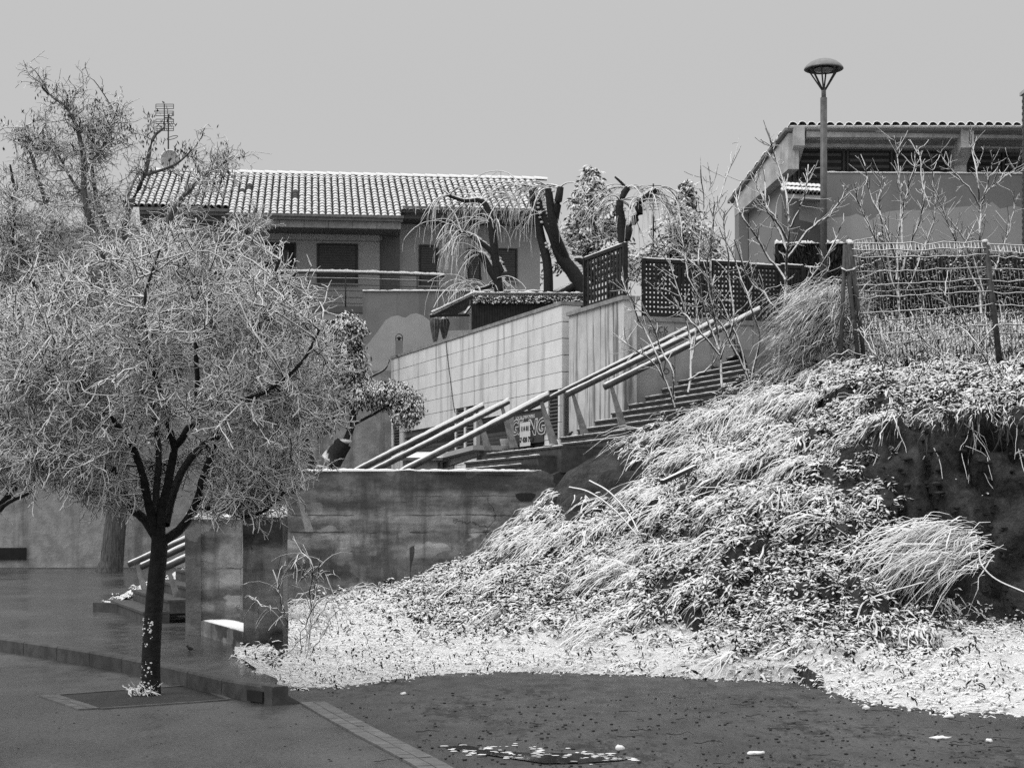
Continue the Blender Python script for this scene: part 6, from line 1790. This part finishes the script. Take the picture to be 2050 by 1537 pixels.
# --- cedars behind
def conifer(label, xs_, ytop, ybot, halfw, Y, lean=0):
    T = thing('conifer', label, 'tree', P(xs_, ybot + 60, Y), 'snowy conifers behind the terrace')
    mb = MB(); mb.tube([P(xs_, ybot + 60, Y), P(xs_ + lean, ytop + 5, Y)], [.22, .03], 8); obj('trunk', mb, M['bark'], T, True)
    C, D, L = [], [], []
    H = P(0, ytop, Y)[2] - P(0, ybot, Y)[2]; R = halfw * Y / FPX
    top = P(xs_ + lean, ytop, Y)
    nt_ = int(H / .30)
    for i in range(nt_):
        t = (i + .3) / nt_; z = top[2] - t * H
        r = R * (t ** .8) * random.uniform(.75, 1.15) + .12
        for _ in range(9):
            a = random.uniform(0, 2 * math.pi); rr = r * random.uniform(.55, 1.15)
            for s in np.linspace(.12, 1, max(4, int(rr / .09))):
                p = np.array([top[0] - lean * (t) * Y / FPX + math.cos(a) * rr * s, Y + math.sin(a) * rr * s, z + .12 * math.sin(s * 2.5) - .30 * rr * s * s])
                for _ in range(5):
                    C.append(p + rv() * .10); D.append(np.array([math.cos(a) * .8, math.sin(a) * .8, -.35]) + rv() * .5)
    C, D = np.array(C), np.array(D)
    v, f = leaves(C, D, RS.uniform(.14, .34, len(C)), RS.uniform(.05, .12, len(C)))
    obj_np('crown', v, f, M['needle'], T)
conifer('tallest snowy cedar between the house and the small weeping tree', 1182, 346, 540, 125, 66, 3)
conifer('bushy snowy cedar leaning right beyond the lattice fence', 1350, 372, 545, 115, 64, 28)
conifer('low snowy cedar filling the gap beside the slanting lattice', 1225, 415, 560, 80, 70)
conifer('low snowy conifer behind the largest lattice panel', 1410, 465, 560, 60, 68)

# thin lattice aerial behind the cedars
t = thing('antenna', 'thin ladder shaped aerial standing between the two cedars', 'antenna', P(1308, 480, 62))
mb = MB(); mb.tube([P(1308, 500, 62), P(1308, 368, 62)], .03, 5); obj('mast', mb, M['metal'], t, True)
for y in range(372, 425, 6):
    mb = MB(); mb.tube([P(1291 + (y - 372) * .15, y, 62), P(1324 - (y - 372) * .1, y, 62)], .012, 4); obj('element', mb, M['metal'], t, True)

# --- saplings and shrubs on the bank
def sapling(name, label, base, Y, stems, r0=.022, cat='sapling', group=None, nside=5, up=True, rmul=.95, mat='twig'):
    """stems: lists of (x,y) px from base to tip; shoots are added along them"""
    T = thing(name, label, cat, P(base[0], base[1], Y), group)
    tr, tw = Twigs(), Twigs()
    for s in stems:
        pts = smooth_line([P(x, y, Y + random.uniform(-.12, .12) * min(i, 2)) for i, (x, y) in enumerate(s)], 14)
        pts[1:-1] += RS.normal(0, .012, pts[1:-1].shape)
        L = np.sum(np.linalg.norm(np.diff(pts, axis=0), axis=1))
        tr.add(pts, .8 * r0 * min(1, .45 + L / 4), max(.0075, r0 * .3), 6)
        for _ in range(int(nside * L * 2.3)):
            p, d_ = along(pts, random.uniform(.25, .97))
            b = grow(p, unit(d_ * .7 + rv() * .55 + np.array([0, 0, .1])), random.uniform(.08, .5), 5, .12, -.1 if up else .4)
            tw.add(b, .009 * rmul, .006 * rmul, 4)
            if random.random() < .4:
                p2, d2 = along(b, random.uniform(.4, .9)); tw.add(grow(p2, unit(d2 + rv() * .7), random.uniform(.05, .16), 3, .1, 0), .007 * rmul, .005 * rmul, 3)
    tr.build('stem', M[mat], T); tw.build('crown', M[mat], T)
    return T
M['sap'] = mat_plain('sapling_bark', 0.02, 0.06, 30, 0.75, snow=(0.0, 0.14, 0.8, 14))
g_s = 'bare saplings on the snowy bank'
sapling('sapling', 'tallest bare sapling, straight dark stem in front of the lamp post', (1560, 755), 31.2, [
    [(1560, 760), (1568, 640), (1575, 540), (1578, 450), (1570, 370), (1550, 310), (1545, 285)], [(1572, 560), (1530, 500), (1490, 440), (1475, 402)], [(1574, 520), (1620, 460), (1665, 425), (1700, 370)],
    [(1576, 480), (1545, 430), (1520, 380), (1505, 345)], [(1578, 460), (1600, 420), (1612, 380), (1618, 330)], [(1570, 600), (1620, 560), (1655, 515), (1690, 440)], [(1568, 640), (1530, 590), (1500, 560), (1470, 480)],
    [(1575, 500), (1555, 450), (1535, 420), (1530, 340)], [(1570, 620), (1610, 590), (1640, 560), (1660, 540)], [(1562, 700), (1600, 690), (1640, 665), (1660, 640)]], .036, 'sapling', g_s, 5, mat='sap')
sapling('sapling', 'many stemmed bare sapling whose long whips rise furthest above the lattice fence', (1440, 770), 31.6, [
    [(1445, 775), (1440, 690), (1425, 610), (1415, 520), (1440, 400), (1480, 300)], [(1440, 700), (1410, 620), (1398, 520), (1408, 420), (1403, 345)], [(1425, 610), (1422, 500), (1430, 420), (1421, 352)],
    [(1442, 720), (1470, 640), (1460, 560), (1452, 470), (1450, 420)], [(1500, 770), (1480, 690), (1440, 600), (1400, 540), (1350, 500), (1305, 485)], [(1490, 740), (1450, 660), (1420, 620), (1380, 560), (1370, 505)],
    [(1505, 760), (1520, 680), (1500, 600), (1470, 520), (1440, 455)], [(1440, 710), (1390, 650), (1350, 610), (1290, 560)]], .028, 'sapling', g_s, 4, mat='sap')
sapling('sapling', 'low spreading sapling in front of the steps with a long shoot over the stained wall', (1378, 780), 31.8, [
    [(1378, 785), (1384, 720), (1378, 660), (1360, 590), (1335, 520), (1300, 470)], [(1385, 720), (1395, 640), (1388, 560), (1372, 500), (1360, 430)], [(1350, 815), (1330, 760), (1300, 720), (1260, 690), (1238, 675)],
    [(1330, 760), (1310, 700), (1285, 650), (1262, 592), (1250, 580)], [(1380, 700), (1420, 670), (1460, 640), (1480, 620)], [(1350, 800), (1345, 740), (1318, 690), (1295, 630), (1255, 622)], [(1385, 690), (1400, 630), (1420, 590), (1432, 550)], [(1378, 760), (1420, 735), (1450, 690), (1475, 675)]], .028, 'sapling', g_s, 4, mat='sap')
sapling('shrub', 'bare shrub with upright forked shoots behind the middle of the wire fence', (1800, 600), 32.6, [
    [(1800, 640), (1795, 540), (1780, 470), (1740, 380), (1733, 322)], [(1795, 560), (1800, 460), (1803, 370), (1790, 272)], [(1798, 560), (1830, 470), (1850, 400), (1838, 300)], [(1800, 600), (1760, 500), (1725, 420), (1705, 370)],
    [(1803, 520), (1808, 420), (1830, 340), (1835, 292)], [(1810, 600), (1840, 520), (1870, 430), (1865, 310)], [(1790, 580), (1770, 480), (1760, 400), (1768, 352)]], .028, 'shrub', 'bare shrubs behind the wire fence', 5, mat='sap')
sapling('shrub', 'bare shrub nearest the chimney behind the wire fence, widely forked near the top', (1965, 600), 32.8, [
    [(1965, 640), (1963, 540), (1962, 470), (1962, 410), (1990, 370), (2030, 345), (2038, 318)], [(1963, 415), (1935, 370), (1895, 330), (1878, 300)], [(1962, 420), (1955, 350), (1945, 300), (1940, 275)], [(1964, 410), (1980, 360), (1990, 310)],
    [(1970, 600), (1950, 520), (1925, 470), (1880, 415)], [(1970, 600), (2000, 520), (2020, 460), (2038, 390)], [(1960, 580), (1920, 500), (1900, 450), (1872, 380)], [(1900, 620), (1905, 540), (1925, 500), (1950, 450)]], .028, 'shrub', 'bare shrubs behind the wire fence', 5, mat='sap')
sapling('sapling', 'slender curved sapling on the cliff edge forking below the wire fence', (1998, 845), 23.6, [
    [(1998, 848), (1995, 790), (1985, 740), (1958, 690), (1930, 660), (1895, 640)], [(1958, 690), (1930, 640), (1900, 600), (1880, 570)], [(1960, 690), (1985, 660), (2005, 640), (2018, 612)]], .018, 'sapling', g_s, 2, mat='sap')
sapling('sapling', 'small forked sapling below the leaning fence posts', (1772, 790), 26.4, [
    [(1775, 795), (1770, 750), (1757, 715), (1735, 680), (1722, 655)], [(1768, 740), (1778, 700), (1775, 665)], [(1760, 720), (1775, 690), (1790, 685)]], .016, 'sapling', g_s, 3, mat='sap')
sapling('sapling', 'short snow coated sapling with two bent shoots below the middle of the wire fence', (1895, 760), 26.6, [
    [(1895, 765), (1885, 710), (1855, 690), (1830, 665), (1812, 655)], [(1885, 710), (1865, 660), (1848, 630), (1845, 600)], [(1880, 705), (1830, 668), (1775, 668)]], .016, 'sapling', g_s, 2, mat='sap')
sapling('shrub', 'thin snow coated shrub with bent shoots in front of the concrete wall', (610, 1310), 19.4, [
    [(612, 1318), (620, 1260), (622, 1180), (622, 1120), (600, 1108), (588, 1130)], [(610, 1310), (625, 1230), (634, 1170), (642, 1115)], [(625, 1200), (640, 1150), (660, 1150)], [(600, 1310), (612, 1250), (640, 1200), (672, 1195)], [(588, 1310), (575, 1250), (560, 1200), (546, 1140)],
    [(612, 1250), (570, 1225), (530, 1215), (500, 1195)], [(620, 1312), (650, 1260), (668, 1210)], [(622, 1150), (610, 1140), (604, 1160)], [(570, 1310), (620, 1260), (660, 1200)]], .011, 'shrub', None, 5, False, .55, mat='sap')
# long bent stems lying over the bank
tw = Twigs()
for pts, Y0, Y1 in (([(1140, 975), (1180, 985), (1230, 1020), (1275, 1070)], 25.5, 24.2), ([(1180, 962), (1220, 985), (1260, 1030), (1278, 1065)], 25.6, 24.2), ([(1715, 1240), (1730, 1205), (1780, 1185), (1850, 1165)], 19.6, 20.4), ([(2050, 1185), (1995, 1160), (1965, 1130), (1960, 1100)], 20.6, 21.0)):
    q = [P(x, y, Y0 + (Y1 - Y0) * i / 3) for i, (x, y) in enumerate(pts)]; tw.add(smooth_line(q, 16), .014, .010, 5)
o = tw.build('bent_stems', M['sap']); tag(o, kind='stuff')
mb = MB(); mb.bar(P(1325, 965, 25.0), P(1392, 934, 26.2), .06, .06); o = obj('timber', mb, M['darkwood']); tag(o, 'square dark timber sticking out of the snowy slope below the steps', 'timber')

# --- birds
def bird(label, p, s, yaw):
    t = thing('bird', label, 'bird', p)
    R = np.array([[math.cos(yaw), -math.sin(yaw), 0], [math.sin(yaw), math.cos(yaw), 0], [0, 0, 1]])
    def w_(q): return np.array(p) + R @ (np.array(q) * s)
    tilt = R @ np.array([[.87, 0, -.5], [0, 1, 0], [.5, 0, .87]])
    mb = MB(); mb.ell(w_((0, 0, .085)), (.085 * s, .048 * s, .052 * s), 14, 8, tilt); mb.ell(w_((.072, 0, .145)), (.036 * s, .033 * s, .034 * s), 12, 7)
    obj('body', mb, M['feather'], t, True)
    mb = MB(); a, b, c, d = w_((-.05, .016, .06)), w_((-.05, -.016, .06)), w_((-.16, -.014, .012)), w_((-.16, .014, .012)); up_ = np.array([0, 0, .01 * s])
    mb.hexa([a, b, c, d, a + up_, b + up_, c + up_, d + up_]); obj('tail', mb, M['feather'], t)
    mb = MB(); mb.tube([w_((.10, 0, .145)), w_((.132, 0, .138))], [.010 * s, .001], 6); obj('beak', mb, M['dark'], t)
    for sy in (-1, 1):
        mb = MB(); mb.ell(w_((-.02, sy * .042, .085)), (.075 * s, .012 * s, .036 * s), 10, 6, tilt); obj('wing', mb, M['feather'], t, True)
        mb = MB(); mb.tube([w_((.0, sy * .018, .05)), w_((.012, sy * .018, 0.0))], .004 * s, 5); mb.tube([w_((-.01, sy * .018, .003)), w_((.035, sy * .018, .003))], .0035 * s, 4); obj('leg', mb, M['dark'], t)
bp_ = P(380, 1303, 20.35); bp_[2] = KZ
bird('small dark bird standing on the wet pavement near the mossy pillar', bp_, .42, math.pi - .25)
bird('small dark bird perched on a stair edge beside the handrail post', FS.w(1.70, 3.2, 3.43), .7, .3)
bird('tiny dark bird perched on top of the rooftop antenna', ap(327, 207.5), .5, 2.6)
